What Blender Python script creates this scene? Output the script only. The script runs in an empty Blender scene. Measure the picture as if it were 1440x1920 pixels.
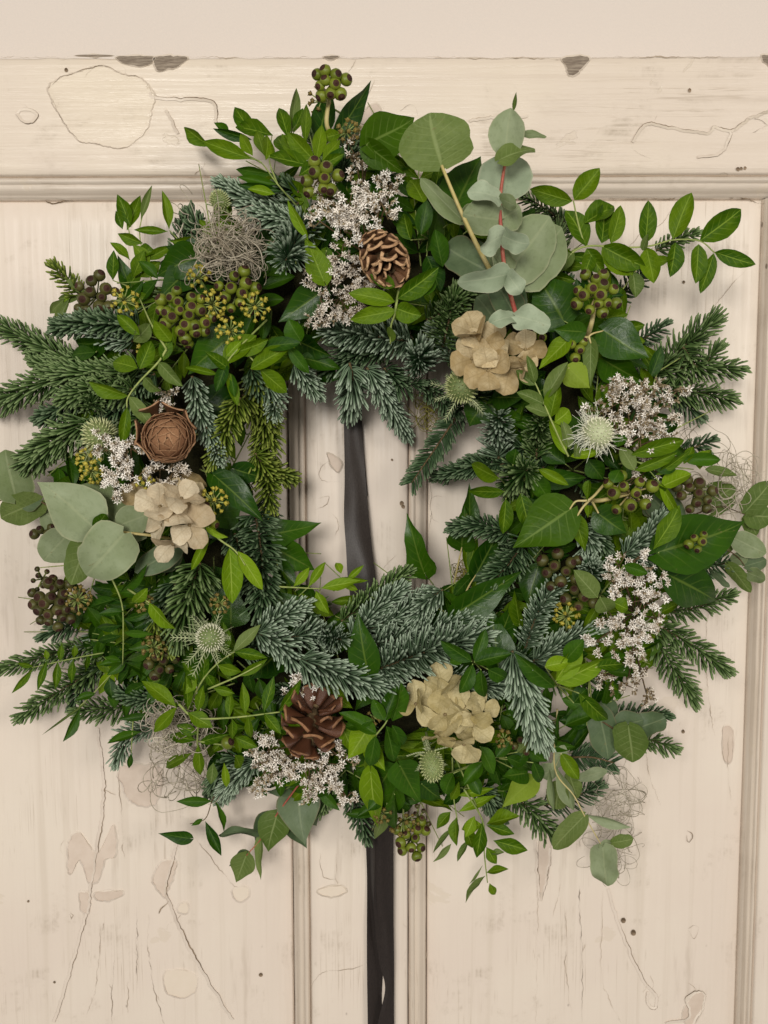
import bpy, math, random
import numpy as np
from mathutils import Vector, Matrix, Quaternion, noise

# ------------------------------------------------------------------ camera, world, lamps
sc = bpy.context.scene
COL = sc.collection
rng = random.Random(11)
R = math.radians

CAM_D, PITCH, PX = 0.75, R(5.6), 0.0004          # metres to the door, tilt down, metres per photo pixel at the door
FPX = CAM_D / PX / math.cos(PITCH)
cam_data = bpy.data.cameras.new('camera')
cam = bpy.data.objects.new('camera', cam_data)
COL.objects.link(cam)
CAM = Vector((0, -CAM_D, CAM_D * math.tan(PITCH)))
cam.location = CAM
cam.rotation_euler = (R(90) - PITCH, R(0.12), 0)
cam_data.sensor_fit = 'VERTICAL'
cam_data.sensor_height = 24.0
cam_data.lens = 24.0 * FPX / 1920.0
cam_data.clip_start, cam_data.clip_end = 0.01, 50
cam_data.dof.use_dof = True
cam_data.dof.focus_distance = CAM_D - 0.075
cam_data.dof.aperture_fstop = cam_data.lens / 1.9   # a phone-sized aperture of about 2 mm
sc.camera = cam
bpy.context.view_layer.update()
CM = cam.matrix_world.to_3x3()

world = bpy.data.worlds.new('World')
sc.world = world
world.use_nodes = True
bg = world.node_tree.nodes['Background']
bg.inputs[0].default_value = (0.985, 0.95, 0.885, 1)
bg.inputs[1].default_value = 0.28

def area(name, loc, target, size, power, col):
    l = bpy.data.lights.new(name, 'AREA')
    l.shape = 'DISK'
    l.size, l.energy, l.color = size, power, col
    o = bpy.data.objects.new(name, l)
    COL.objects.link(o)
    o.location = loc
    o.rotation_euler = (Vector(target) - Vector(loc)).to_track_quat('-Z', 'Y').to_euler()
area('front_lamp', (-0.32, -2.3, 0.42), (0, 0, 0), 0.50, 34, (0.985, 0.955, 0.895))  # unseen main light from in front, close to the camera axis
area('side_lamp', (-0.82, -2.2, 0.86), (0, 0, 0), 0.40, 8, (0.985, 0.955, 0.895))
area('fill_lamp', (1.3, -1.9, 0.50), (0, 0, 0), 0.8, 16, (0.985, 0.945, 0.875))  # unseen fill, added to brighten the right side

vs = sc.view_settings
vs.view_transform = 'Standard'
vs.look = 'None'
vs.exposure, vs.gamma = 0.0, 1.0
sc.cycles.max_bounces = 8
sc.cycles.transmission_bounces = 4

# ------------------------------------------------------------------ photo pixel -> point in the place
def at(px, py, d=0.0):
    """point on the sight line through a photo pixel, d metres in front of the door face"""
    v = CM @ Vector(((px - 720) / FPX, -(py - 960) / FPX, -1))
    t = (-d - CAM.y) / v.y
    return CAM + v * t

def pxs(d):                                        # metres per photo pixel at that distance
    return PX * (CAM_D - d) / CAM_D

WC = (700, 888)
def surf(x, y):                                    # how far the body of the wreath stands off the door
    r = math.hypot(x - WC[0], y - WC[1])
    q = (r - 400) / 270
    return 0.022 + (0.075 * math.sqrt(1 - q * q) if abs(q) < 1 else 0)

# ------------------------------------------------------------------ mesh helpers
class MB:
    def __init__(s): s.v, s.f, s.m = [], [], []
    def add(s, v, f, m=0):
        b = len(s.v); s.v += [tuple(p) for p in v]
        s.f += [tuple(i + b for i in q) for q in f]; s.m += [m] * len(f)
    def tube(s, pts, r0, r1=None, n=5, m=0, cap=True):
        r1 = r0 if r1 is None else r1
        pts = [Vector(p) for p in pts]; k = len(pts); v, f = [], []
        t = (pts[1] - pts[0]).normalized()
        a = t.orthogonal().normalized()
        for i, p in enumerate(pts):
            t = (pts[min(i + 1, k - 1)] - pts[max(i - 1, 0)])
            t = t.normalized() if t.length > 1e-9 else Vector((0, 0, 1))
            a = (a - t * a.dot(t))
            a = a.normalized() if a.length > 1e-9 else t.orthogonal().normalized()
            b = t.cross(a); r = r0 + (r1 - r0) * i / (k - 1)
            for j in range(n):
                w = 2 * math.pi * j / n
                v.append(p + (a * math.cos(w) + b * math.sin(w)) * r)
        for i in range(k - 1):
            for j in range(n):
                j2 = (j + 1) % n
                f.append((i * n + j, i * n + j2, (i + 1) * n + j2, (i + 1) * n + j))
        if cap:
            f.append(tuple(range(n))[::-1]); f.append(tuple((k - 1) * n + j for j in range(n)))
        s.add(v, f, m)
    def lathe(s, prof, mat4, n=10, ms=None):
        v, f, m = [], [], []
        for r, z in prof:
            for j in range(n):
                w = 2 * math.pi * j / n
                v.append(mat4 @ Vector((r * math.cos(w), r * math.sin(w), z)))
        for i in range(len(prof) - 1):
            for j in range(n):
                j2 = (j + 1) % n
                f.append((i * n + j, i * n + j2, (i + 1) * n + j2, (i + 1) * n + j)); m.append(ms[i] if ms else 0)
        b = len(s.v); s.v += [tuple(p) for p in v]; s.f += [tuple(i + b for i in q) for q in f]; s.m += m
    def mesh(s, name, mats, smooth=True):
        me = bpy.data.meshes.new(name)
        me.from_pydata(s.v, [], s.f)
        for m in mats: me.materials.append(m)
        if len(mats) > 1: me.polygons.foreach_set('material_index', s.m)
        me.polygons.foreach_set('use_smooth', [smooth] * len(me.polygons))
        me.update()
        return me

def link(name, data, parent=None, mw=None, label=None, cat=None, kind=None, group=None):
    o = bpy.data.objects.new(name, data)
    COL.objects.link(o)
    mw = mw or Matrix.Identity(4)
    if parent is not None:
        o.parent = parent
        WM[o.name] = mw
        o.matrix_local = WM[parent.name].inverted() @ mw
    else:
        WM[o.name] = mw
        o.matrix_world = mw
    if label: o['label'] = label
    if cat: o['category'] = cat
    if kind: o['kind'] = kind
    if group: o['group'] = group
    return o
WM = {}

def build(name, mb, mats, parent=None, origin=None, smooth=True, **kw):
    """mesh given in place; its origin is moved to `origin`"""
    origin = Vector(origin) if origin is not None else Vector(mb.v[0])
    mb.v = [(p[0] - origin.x, p[1] - origin.y, p[2] - origin.z) for p in mb.v]
    return link(name, mb.mesh(name, mats, smooth), parent, Matrix.Translation(origin), **kw)

def curve(pts, n=8):
    """Catmull-Rom through the points"""
    pts = [Vector(p) for p in pts]
    if len(pts) == 2: return [pts[0].lerp(pts[1], i / n) for i in range(n + 1)]
    P = [pts[0] * 2 - pts[1]] + pts + [pts[-1] * 2 - pts[-2]]
    out = []
    for i in range(1, len(P) - 2):
        for k in range(n):
            t = k / n
            out.append(0.5 * ((2 * P[i]) + (P[i + 1] - P[i - 1]) * t + (2 * P[i - 1] - 5 * P[i] + 4 * P[i + 1] - P[i + 2]) * t * t
                              + (3 * P[i] - P[i - 1] - 3 * P[i + 1] + P[i + 2]) * t ** 3))
    out.append(pts[-1])
    return out

# ------------------------------------------------------------------ materials
class NT:
    def __init__(s, name):
        s.mat = bpy.data.materials.new(name); s.mat.use_nodes = True
        s.t = s.mat.node_tree; s.n = s.t.nodes; s.l = s.t.links
        s.bsdf = s.n['Principled BSDF']; s.out = s.n['Material Output']
    def new(s, typ, **kw):
        n = s.n.new(typ)
        for k, v in kw.items(): setattr(n, k, v)
        return n
    def val(s, sock, v):
        if isinstance(v, bpy.types.NodeSocket): s.l.new(v, sock)
        elif isinstance(v, tuple): sock.default_value = v if len(v) == len(sock.default_value) else (*v, 1)
        else: sock.default_value = v
    def math(s, op, a, b=0.0, c=0.0, clamp=False):
        n = s.new('ShaderNodeMath', operation=op, use_clamp=clamp)
        s.val(n.inputs[0], a); s.val(n.inputs[1], b); s.val(n.inputs[2], c)
        return n.outputs[0]
    def mix(s, f, a, b, blend='MIX'):
        n = s.new('ShaderNodeMix', data_type='RGBA', blend_type=blend)
        s.val(n.inputs[0], f); s.val(n.inputs[6], a); s.val(n.inputs[7], b)
        return n.outputs[2]
    def noise(s, vec, scale, detail=3, rough=0.5, dist=0.0):
        n = s.new('ShaderNodeTexNoise')
        s.val(n.inputs['Vector'], vec); n.inputs['Scale'].default_value = scale
        n.inputs['Detail'].default_value = detail; n.inputs['Roughness'].default_value = rough
        n.inputs['Distortion'].default_value = dist
        return n.outputs[0]
    def ramp(s, v, a, b, smooth=True):
        n = s.new('ShaderNodeMapRange'); n.clamp = True
        if smooth: n.interpolation_type = 'SMOOTHSTEP'
        s.val(n.inputs[0], v); n.inputs[1].default_value = a; n.inputs[2].default_value = b
        return n.outputs[0]
    def mapping(s, vec, scale):
        n = s.new('ShaderNodeMapping'); s.val(n.inputs['Vector'], vec); n.inputs['Scale'].default_value = scale
        return n.outputs[0]
    def bump(s, h, strength, dist):
        n = s.new('ShaderNodeBump'); s.val(n.inputs['Height'], h)
        n.inputs['Strength'].default_value = strength; n.inputs['Distance'].default_value = dist
        s.l.new(n.outputs[0], s.bsdf.inputs['Normal']); return n.outputs[0]
    def set(s, **kw):
        for k, v in kw.items(): s.val(s.bsdf.inputs[k.replace('_', ' ')], v)

def leaf_mat(name, a, b, vein, rough=0.4, back=None, transl=0.18, veins=0.35, spec=0.45, edge=None, bump=0.16, ribs=0.75):
    m = NT(name)
    uv = m.new('ShaderNodeTexCoord').outputs['UV']
    sp = m.new('ShaderNodeSeparateXYZ'); m.l.new(uv, sp.inputs[0])
    u, v = sp.outputs[0], sp.outputs[1]
    av = m.math('ABSOLUTE', m.math('SUBTRACT', v, 0.5)); av = m.math('MULTIPLY', av, 2)
    rnd = m.new('ShaderNodeObjectInfo').outputs['Random']
    obj = m.new('ShaderNodeTexCoord').outputs['Object']
    n1 = m.noise(obj, 2.2, 3); n2 = m.noise(obj, 11, 3)
    f = m.math('ADD', m.math('MULTIPLY', rnd, 0.75), m.math('MULTIPLY', m.math('SUBTRACT', n1, 0.5), 1.1), clamp=True)
    col = m.mix(f, a, b)
    col = m.mix(m.math('MULTIPLY', m.ramp(n2, 0.5, 0.75), 0.22), col, tuple(c * 0.55 for c in a))
    rib = m.ramp(av, 0.085, 0.02)
    fr = m.math('FRACT', m.math('MULTIPLY', m.math('SUBTRACT', u, m.math('MULTIPLY', av, 0.24)), m.math('ADD', 5.6, m.math('MULTIPLY', rnd, 2.6))))
    sv = m.ramp(m.math('ABSOLUTE', m.math('SUBTRACT', fr, 0.5)), 0.10, 0.02)
    sv = m.math('MULTIPLY', sv, m.ramp(av, 1.0, 0.35))
    vm = m.math('MAXIMUM', m.math('MULTIPLY', rib, ribs), m.math('MULTIPLY', sv, veins))
    col = m.mix(vm, col, vein)
    if edge: col = m.mix(m.math('MULTIPLY', m.ramp(av, 0.90, 1.0), 0.55), col, edge)
    bf = m.new('ShaderNodeNewGeometry').outputs['Backfacing']
    col = m.mix(m.math('MULTIPLY', bf, 0.8), col, back or tuple(min(1, c * 1.5 + 0.02) for c in b))
    # small scars and dust
    sc_ = m.ramp(m.noise(obj, 8, 5, 0.65), 0.655, 0.72)
    col = m.mix(m.math('MULTIPLY', sc_, 0.5), col, (0.16, 0.13, 0.05))
    m.set(Base_Color=col, Roughness=m.math('ADD', m.math('MULTIPLY', n2, 0.25), rough - 0.12), Specular_IOR_Level=spec)
    h = m.math('ADD', m.math('MULTIPLY', vm, -1.0), m.math('MULTIPLY', n2, 0.5))
    m.bump(h, bump, 0.02)
    tr = m.new('ShaderNodeBsdfTranslucent'); m.l.new(col, tr.inputs[0])
    mx = m.new('ShaderNodeMixShader'); mx.inputs[0].default_value = transl
    m.l.new(m.bsdf.outputs[0], mx.inputs[1]); m.l.new(tr.outputs[0], mx.inputs[2]); m.l.new(mx.outputs[0], m.out.inputs[0])
    return m.mat

def plain_mat(name, a, b, scale=200, rough=0.6, spec=0.4, bump=0.3, transl=0.0, dist=0.0006):
    m = NT(name)
    obj = m.new('ShaderNodeTexCoord').outputs['Object']
    rnd = m.new('ShaderNodeObjectInfo').outputs['Random']
    n = m.noise(obj, scale, 4, 0.6)
    f = m.math('ADD', m.ramp(n, 0.3, 0.7), m.math('MULTIPLY', m.math('SUBTRACT', rnd, 0.5), 0.6), clamp=True)
    col = m.mix(f, a, b)
    m.set(Base_Color=col, Roughness=rough, Specular_IOR_Level=spec)
    if bump: m.bump(n, bump, dist)
    if transl:
        tr = m.new('ShaderNodeBsdfTranslucent'); m.l.new(col, tr.inputs[0])
        mx = m.new('ShaderNodeMixShader'); mx.inputs[0].default_value = transl
        m.l.new(m.bsdf.outputs[0], mx.inputs[1]); m.l.new(tr.outputs[0], mx.inputs[2]); m.l.new(mx.outputs[0], m.out.inputs[0])
    return m.mat

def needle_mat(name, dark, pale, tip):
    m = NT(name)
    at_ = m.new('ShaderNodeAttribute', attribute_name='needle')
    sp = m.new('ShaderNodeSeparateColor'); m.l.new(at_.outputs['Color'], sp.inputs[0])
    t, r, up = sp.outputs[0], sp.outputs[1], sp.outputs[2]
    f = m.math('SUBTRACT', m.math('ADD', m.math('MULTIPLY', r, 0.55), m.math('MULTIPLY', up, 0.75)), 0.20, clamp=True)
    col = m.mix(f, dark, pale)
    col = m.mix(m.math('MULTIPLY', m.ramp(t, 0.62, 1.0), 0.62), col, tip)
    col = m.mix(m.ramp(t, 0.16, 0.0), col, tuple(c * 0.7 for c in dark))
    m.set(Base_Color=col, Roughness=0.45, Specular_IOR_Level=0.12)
    return m.mat

G = {}
G['pist']  = leaf_mat('pistachio leaf', (0.030, 0.080, 0.0008), (0.128, 0.208, 0.004), (0.20, 0.29, 0.03), 0.46, back=(0.10, 0.15, 0.02), spec=0.10)
G['dark']  = leaf_mat('dark leaf', (0.008, 0.038, 0.001), (0.046, 0.120, 0.003), (0.08, 0.15, 0.02), 0.42, spec=0.14, back=(0.06, 0.11, 0.015), bump=0.08)
G['lime']  = leaf_mat('young leaf', (0.105, 0.190, 0.003), (0.185, 0.290, 0.008), (0.30, 0.40, 0.06), 0.46, transl=0.18, back=(0.20, 0.27, 0.03), spec=0.10)
G['grey']  = leaf_mat('grey green leaf', (0.075, 0.122, 0.020), (0.150, 0.195, 0.055), (0.22, 0.27, 0.10), 0.5, spec=0.14)
G['ivy']   = leaf_mat('ivy leaf', (0.007, 0.034, 0.001), (0.036, 0.100, 0.003), (0.10, 0.16, 0.02), 0.34, veins=0.30, spec=0.20, back=(0.10, 0.15, 0.025), bump=0.06)
G['ivyl']  = leaf_mat('pale ivy leaf', (0.026, 0.068, 0.001), (0.056, 0.120, 0.003), (0.14, 0.21, 0.04), 0.45, veins=0.4, bump=0.07, spec=0.10)
G['euc']   = leaf_mat('eucalyptus leaf', (0.135, 0.175, 0.070), (0.265, 0.305, 0.185), (0.30, 0.33, 0.19), 0.55, veins=0.05, ribs=0.4, spec=0.14, back=(0.15, 0.20, 0.07), transl=0.10, edge=(0.33, 0.33, 0.20), bump=0.05)
G['eucp']  = leaf_mat('pale eucalyptus leaf', (0.240, 0.290, 0.190), (0.370, 0.425, 0.300), (0.40, 0.44, 0.30), 0.55, veins=0.04, ribs=0.35, spec=0.14, back=(0.17, 0.23, 0.10), transl=0.10, edge=(0.40, 0.40, 0.28), bump=0.04)
G['eucd']  = leaf_mat('dark eucalyptus leaf', (0.060, 0.095, 0.042), (0.125, 0.165, 0.085), (0.20, 0.24, 0.13), 0.48, veins=0.07, ribs=0.45, spec=0.18, transl=0.08, edge=(0.18, 0.14, 0.08), bump=0.06)
G['stem']  = plain_mat('green stem', (0.16, 0.22, 0.05), (0.30, 0.34, 0.10), 300)
G['bark']  = plain_mat('brown twig', (0.055, 0.035, 0.016), (0.14, 0.095, 0.045), 400, 0.8, 0.2)
G['red']   = plain_mat('red stem', (0.30, 0.055, 0.040), (0.42, 0.16, 0.09), 200)
G['tan']   = plain_mat('tan stem', (0.42, 0.34, 0.12), (0.50, 0.42, 0.20), 200)
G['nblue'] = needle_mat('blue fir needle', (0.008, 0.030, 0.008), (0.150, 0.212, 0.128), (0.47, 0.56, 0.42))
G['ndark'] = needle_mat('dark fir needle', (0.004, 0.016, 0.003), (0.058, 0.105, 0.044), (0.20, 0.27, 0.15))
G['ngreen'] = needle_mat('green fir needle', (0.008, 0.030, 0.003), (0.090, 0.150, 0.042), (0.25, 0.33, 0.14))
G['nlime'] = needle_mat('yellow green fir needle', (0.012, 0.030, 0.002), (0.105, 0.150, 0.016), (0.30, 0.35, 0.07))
G['berry'] = plain_mat('green berry', (0.070, 0.095, 0.006), (0.180, 0.215, 0.020), 160, 0.36, 0.3, 0.15)
G['berryd'] = plain_mat('dark berry', (0.034, 0.034, 0.008), (0.090, 0.085, 0.020), 160, 0.42, 0.3, 0.15)
G['cap']   = plain_mat('berry cap', (0.022, 0.008, 0.005), (0.065, 0.026, 0.016), 500, 0.6, 0.2, 0.5)
G['umbel'] = plain_mat('yellow floret', (0.200, 0.165, 0.010), (0.440, 0.370, 0.050), 700, 0.55)
G['umbelb'] = plain_mat('brown floret', (0.090, 0.062, 0.010), (0.230, 0.165, 0.035), 700, 0.6)
G['white'] = plain_mat('dry white petal', (0.700, 0.620, 0.520), (0.940, 0.895, 0.830), 130, 0.7, 0.2, 0.0, 0.15)
G['calyx'] = plain_mat('dry calyx', (0.150, 0.100, 0.045), (0.470, 0.380, 0.240), 700, 0.8, 0.2, 0.0)
G['straw'] = plain_mat('grey moss strand', (0.270, 0.225, 0.160), (0.560, 0.500, 0.390), 150, 0.8, 0.2, 0.0)
G['gmoss'] = plain_mat('green moss', (0.130, 0.120, 0.020), (0.300, 0.270, 0.060), 300, 0.9, 0.1, 0.0)
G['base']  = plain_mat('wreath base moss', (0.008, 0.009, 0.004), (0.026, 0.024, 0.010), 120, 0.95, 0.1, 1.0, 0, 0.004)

# ------------------------------------------------------------------ wall and painted door
def paint_mat(name, a, b, c, grain, rough, bump):
    m = NT(name)
    obj = m.new('ShaderNodeTexCoord').outputs['Object']
    big = m.noise(obj, 5.5, 4, 0.55)
    st = m.noise(m.mapping(obj, grain), 1.0, 5, 0.65)
    fine = m.noise(obj, 900, 2, 0.6)
    st2 = m.noise(m.mapping(obj, tuple(g * 0.31 for g in grain)), 1.0, 4, 0.6, 0.6)
    col = m.mix(m.ramp(big, 0.36, 0.64), a, b)
    col = m.mix(m.math('MULTIPLY', m.ramp(st2, 0.5, 0.72), 0.55), col, c)
    grime = m.math('MULTIPLY', m.ramp(m.noise(obj, 17, 6, 0.72, 0.4), 0.52, 0.72), m.ramp(st, 0.40, 0.64))
    col = m.mix(m.math('MULTIPLY', grime, 0.62), col, (0.30, 0.235, 0.165))
    old = m.ramp(m.noise(obj, 21, 5, 0.6, 0.5), 0.665, 0.68)
    col = m.mix(m.math('MULTIPLY', old, 0.30), col, (0.56, 0.47, 0.36))
    vor = m.new('ShaderNodeTexVoronoi'); m.val(vor.inputs['Vector'], m.mapping(obj, (1, 1, 0.6))); vor.inputs['Scale'].default_value = 34
    spec = m.math('MULTIPLY', m.ramp(vor.outputs['Distance'], 0.055, 0.03), m.ramp(m.noise(obj, 30, 2), 0.54, 0.58))
    col = m.mix(m.math('MULTIPLY', spec, 0.75), col, (0.10, 0.07, 0.045))
    hair = m.noise(m.mapping(obj, tuple(g * 0.42 if g > 20 else 2.2 for g in grain)), 1.0, 3, 0.55, 0.3)
    hair = m.math('MULTIPLY', m.ramp(m.math('ABSOLUTE', m.math('SUBTRACT', hair, 0.5)), 0.010, 0.0), m.ramp(m.noise(obj, 9, 3, 0.6), 0.50, 0.62))
    col = m.mix(m.math('MULTIPLY', hair, 0.42), col, (0.33, 0.25, 0.175))
    wear = m.math('MULTIPLY', m.ramp(m.noise(m.mapping(obj, tuple(g * 0.12 if g > 20 else 4.5 for g in grain)), 1.0, 5, 0.7), 0.56, 0.66), m.ramp(m.noise(obj, 7, 2), 0.48, 0.6))
    col = m.mix(m.math('MULTIPLY', wear, 0.30), col, (0.42, 0.34, 0.27))
    m.set(Base_Color=col, Roughness=m.math('ADD', m.math('MULTIPLY', m.ramp(st, 0.36, 0.66), 0.34), rough - 0.16), Specular_IOR_Level=0.34)
    h = m.math('ADD', m.math('MULTIPLY', st, 1.0), m.math('ADD', m.math('MULTIPLY', fine, 0.10), m.math('MULTIPLY', old, -0.5)))
    m.bump(h, bump, 0.00022)
    return m.mat

PV = paint_mat('old cream paint, upright strokes', (0.700, 0.612, 0.520), (0.668, 0.570, 0.488), (0.592, 0.504, 0.415), (330, 330, 9), 0.46, 0.5)
PR = paint_mat('old cream paint, level strokes', (0.645, 0.553, 0.450), (0.627, 0.533, 0.446), (0.575, 0.480, 0.390), (9, 330, 420), 0.38, 2.0)
PM = paint_mat('worn cream paint on mouldings', (0.610, 0.520, 0.430), (0.550, 0.460, 0.375), (0.370, 0.300, 0.220), (400, 400, 7), 0.42, 0.5)
PMH = paint_mat('worn cream paint on the level moulding', (0.570, 0.490, 0.410), (0.510, 0.435, 0.360), (0.400, 0.330, 0.250), (7, 400, 400), 0.40, 0.5)
mw_ = NT('smooth wall plaster')
o_ = mw_.new('ShaderNodeTexCoord').outputs['Object']
nn = mw_.noise(o_, 700, 3, 0.6)
mw_.set(Base_Color=mw_.mix(mw_.noise(o_, 4, 2), (0.605, 0.532, 0.475), (0.632, 0.562, 0.505)), Roughness=0.75, Specular_IOR_Level=0.25)
mw_.bump(nn, 0.35, 0.0008)
WALLM = mw_.mat
DIRT_SHADE = plain_mat('dirt and shade of a paint crack', (0.095, 0.065, 0.040), (0.300, 0.220, 0.150), 260, 0.9, 0.1, 0.0)  # crack dirt, with the shade inside the split put into the colour
DIRT_SHADE_L = plain_mat('faint paint crack', (0.250, 0.185, 0.125), (0.430, 0.340, 0.250), 260, 0.9, 0.1, 0.0)
BARE = plain_mat('bare grey wood', (0.175, 0.135, 0.100), (0.290, 0.235, 0.180), 180, 0.85, 0.1, 0.6)
OLDP = plain_mat('older paint coat', (0.555, 0.448, 0.365), (0.625, 0.518, 0.432), 60, 0.6, 0.3, 0.2)
OLDY = plain_mat('older yellow paint coat', (0.670, 0.570, 0.465), (0.690, 0.592, 0.490), 60, 0.55, 0.3, 0.2)
LIP = PR
LIPV = PV
gw = NT('bare grey wood')
g_o = gw.new('ShaderNodeTexCoord').outputs['Object']
g_n = gw.noise(gw.mapping(g_o, (60, 900, 900)), 1.0, 4, .65); g_2 = gw.noise(g_o, 160, 3, .6)
gw.set(Base_Color=gw.mix(gw.ramp(g_n, .35, .65), gw.mix(g_2, (.13, .10, .075), (.20, .155, .12)), (.33, .27, .21)), Roughness=.85, Specular_IOR_Level=.1)
gw.bump(g_n, .8, .0012)
BARE = gw.mat

def box(x0, x1, y0, y1, z0, z1):
    mb = MB()
    v = [(x, y, z) for x in (x0, x1) for y in (y0, y1) for z in (z0, z1)]
    mb.add(v, [(0, 1, 3, 2), (4, 6, 7, 5), (0, 4, 5, 1), (2, 3, 7, 6), (0, 2, 6, 4), (1, 5, 7, 3)])
    return mb

RAIL = -0.011                                     # rails and stiles stand 11 mm proud of the panels
zt = at(720, 106, 0.011).z; zr = at(720, 328, 0.011).z; zp = at(720, 375, 0).z
xl0, xl1 = at(542, 1000, 0).x, at(574, 1000, 0.011).x           # left moulding of the middle stile
xr0, xr1 = at(766, 1000, 0.011).x, at(801, 1000, 0).x
xs0, xs1 = at(1400, 1300, 0).x, at(1432, 1300, 0.011).x
ZB = -0.75
pw = xs0 - xr1
xk1 = xl0 - pw; xk0 = xk1 - (xs1 - xs0)

bw = box(-1.6, 1.6, 0.03, 0.10, -1.2, 1.3)
link('wall', bw.mesh('wall', [WALLM], False), kind='structure')

door = link('door', None, mw=Matrix.Translation((0, 0.01, ZB)), cat='door',
            label='old cream painted panelled door with cracked and chipped paint behind the wreath')

def slab(name, x0, x1, z0, z1, y0, mat, y1=0.026, grid=None, edge=0.0):
    """a board with softened front edges and a slightly uneven face"""
    mb = MB(); e = 0.0016
    nx, nz = grid or (12, 24)
    xs = [x0] + [x0 + e] + [x0 + e + (x1 - x0 - 2 * e) * i / nx for i in range(1, nx)] + [x1 - e, x1]
    zs = [z0] + [z0 + e] + [z0 + e + (z1 - z0 - 2 * e) * i / nz for i in range(1, nz)] + [z1 - e, z1]
    v, f = [], []
    for i, x in enumerate(xs):
        for j, z in enumerate(zs):
            y = y0 + 0.0005 * noise.noise((x * 9, z * 9, 3.1)) + 0.00025 * noise.noise((x * 60, z * 25, 1))
            if i in (0, len(xs) - 1) or j in (0, len(zs) - 1): y = y0 + e
            zz = z
            if edge and j == len(zs) - 1: zz = z + edge * noise.noise((x * 70, 0, 5)) - edge * 0.3
            if edge and j == len(zs) - 2: zz = z + edge * 1.3 * noise.noise((x * 70, 0, 5)) - edge * 0.3
            v.append((x, y, zz))
    nzz = len(zs)
    for i in range(len(xs) - 1):
        for j in range(nzz - 1):
            f.append((i * nzz + j, (i + 1) * nzz + j, (i + 1) * nzz + j + 1, i * nzz + j + 1))
    # sides
    ring = [i * nzz for i in range(len(xs))] + [(len(xs) - 1) * nzz + j for j in range(1, nzz)] \
        + [i * nzz + nzz - 1 for i in range(len(xs) - 2, -1, -1)] + [j for j in range(nzz - 2, 0, -1)]
    b = len(v)
    for k in ring: v.append((v[k][0], y1, v[k][2]))
    for k in range(len(ring)):
        k2 = (k + 1) % len(ring)
        f.append((ring[k], b + k, b + k2, ring[k2]))
    mb.add(v, f)
    return build(name, mb, [mat], door, ((x0 + x1) / 2, y0, z0))

slab('rail', xk0 - 0.13, xs1 + 0.13, zr, zt, RAIL, PR, grid=(160, 16), edge=0.0011)
slab('panel', xk1 + 0.0005, xl0 - 0.0005, ZB, zp - 0.0005, 0.0, PV, grid=(24, 60))
slab('panel', xr1 + 0.0005, xs0 - 0.0005, ZB, zp - 0.0005, 0.0, PV, grid=(24, 60))
slab('stile', xl1 + 0.0006, xr0 - 0.0006, ZB, zr - 0.0010, RAIL, PV, grid=(12, 60))
slab('stile', xs1 + 0.0006, xs1 + 0.13, ZB, zr - 0.0010, RAIL, PV, grid=(8, 60))
slab('stile', xk0 - 0.13, xk0 - 0.0006, ZB, zr - 0.0010, RAIL, PV, grid=(8, 60))

# moulding section from the proud board (u=0) down to the panel (u=1): groove, step, round, hollow, groove
SEC = [(0.00, 0.006), (0.02, -0.0035), (0.055, -0.0035), (0.08, -0.0092), (0.30, -0.0100), (0.34, -0.0078), (0.40, -0.0074), (0.52, -0.0080),
       (0.66, -0.0070), (0.78, -0.0045), (0.86, -0.0032), (0.93, -0.0030), (0.95, 0.0020), (0.985, 0.0022), (1.0, 0.006)]
def moulding(a, b, out, width, mat, seed):
    """a bead of moulding from point a to b; `out` points from the board to the panel"""
    a, b, out = Vector(a), Vector(b), Vector(out)
    n = 70; mb = MB(); v, f = [], []
    for i in range(n + 1):
        p = a.lerp(b, i / n)
        for k, (u, y) in enumerate(SEC):
            w = 0.00035 * noise.noise((p.x * 60 + seed, p.z * 60, k * 0.7)) + 0.0002 * noise.noise((p.x * 300 + seed, p.z * 300, k))
            q = p + out * (width * u + w); v.append((q.x, y + w * 0.8, q.z))
    k = len(SEC)
    for i in range(n):
        for j in range(k - 1):
            f.append((i * k + j, i * k + j + 1, (i + 1) * k + j + 1, (i + 1) * k + j))
    mb.add(v, f)
    o = build('moulding', mb, [mat], door, a)
    return o
wl, ws = xl1 - xl0, xs1 - xs0
moulding((xk0, 0, zr), (xl1, 0, zr), (0, 0, -1), zr - zp, PMH, 1)
moulding((xr0, 0, zr), (xs1, 0, zr), (0, 0, -1), zr - zp, PMH, 2)
moulding((xl1, 0, zp), (xl1, 0, ZB), (-1, 0, 0), wl, PM, 3)
moulding((xr0, 0, zp), (xr0, 0, ZB), (1, 0, 0), xr1 - xr0, PM, 4)
moulding((xs1, 0, zp), (xs1, 0, ZB), (-1, 0, 0), ws, PM, 5)
moulding((xk0, 0, zp), (xk0, 0, ZB), (1, 0, 0), ws, PM, 6)

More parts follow.
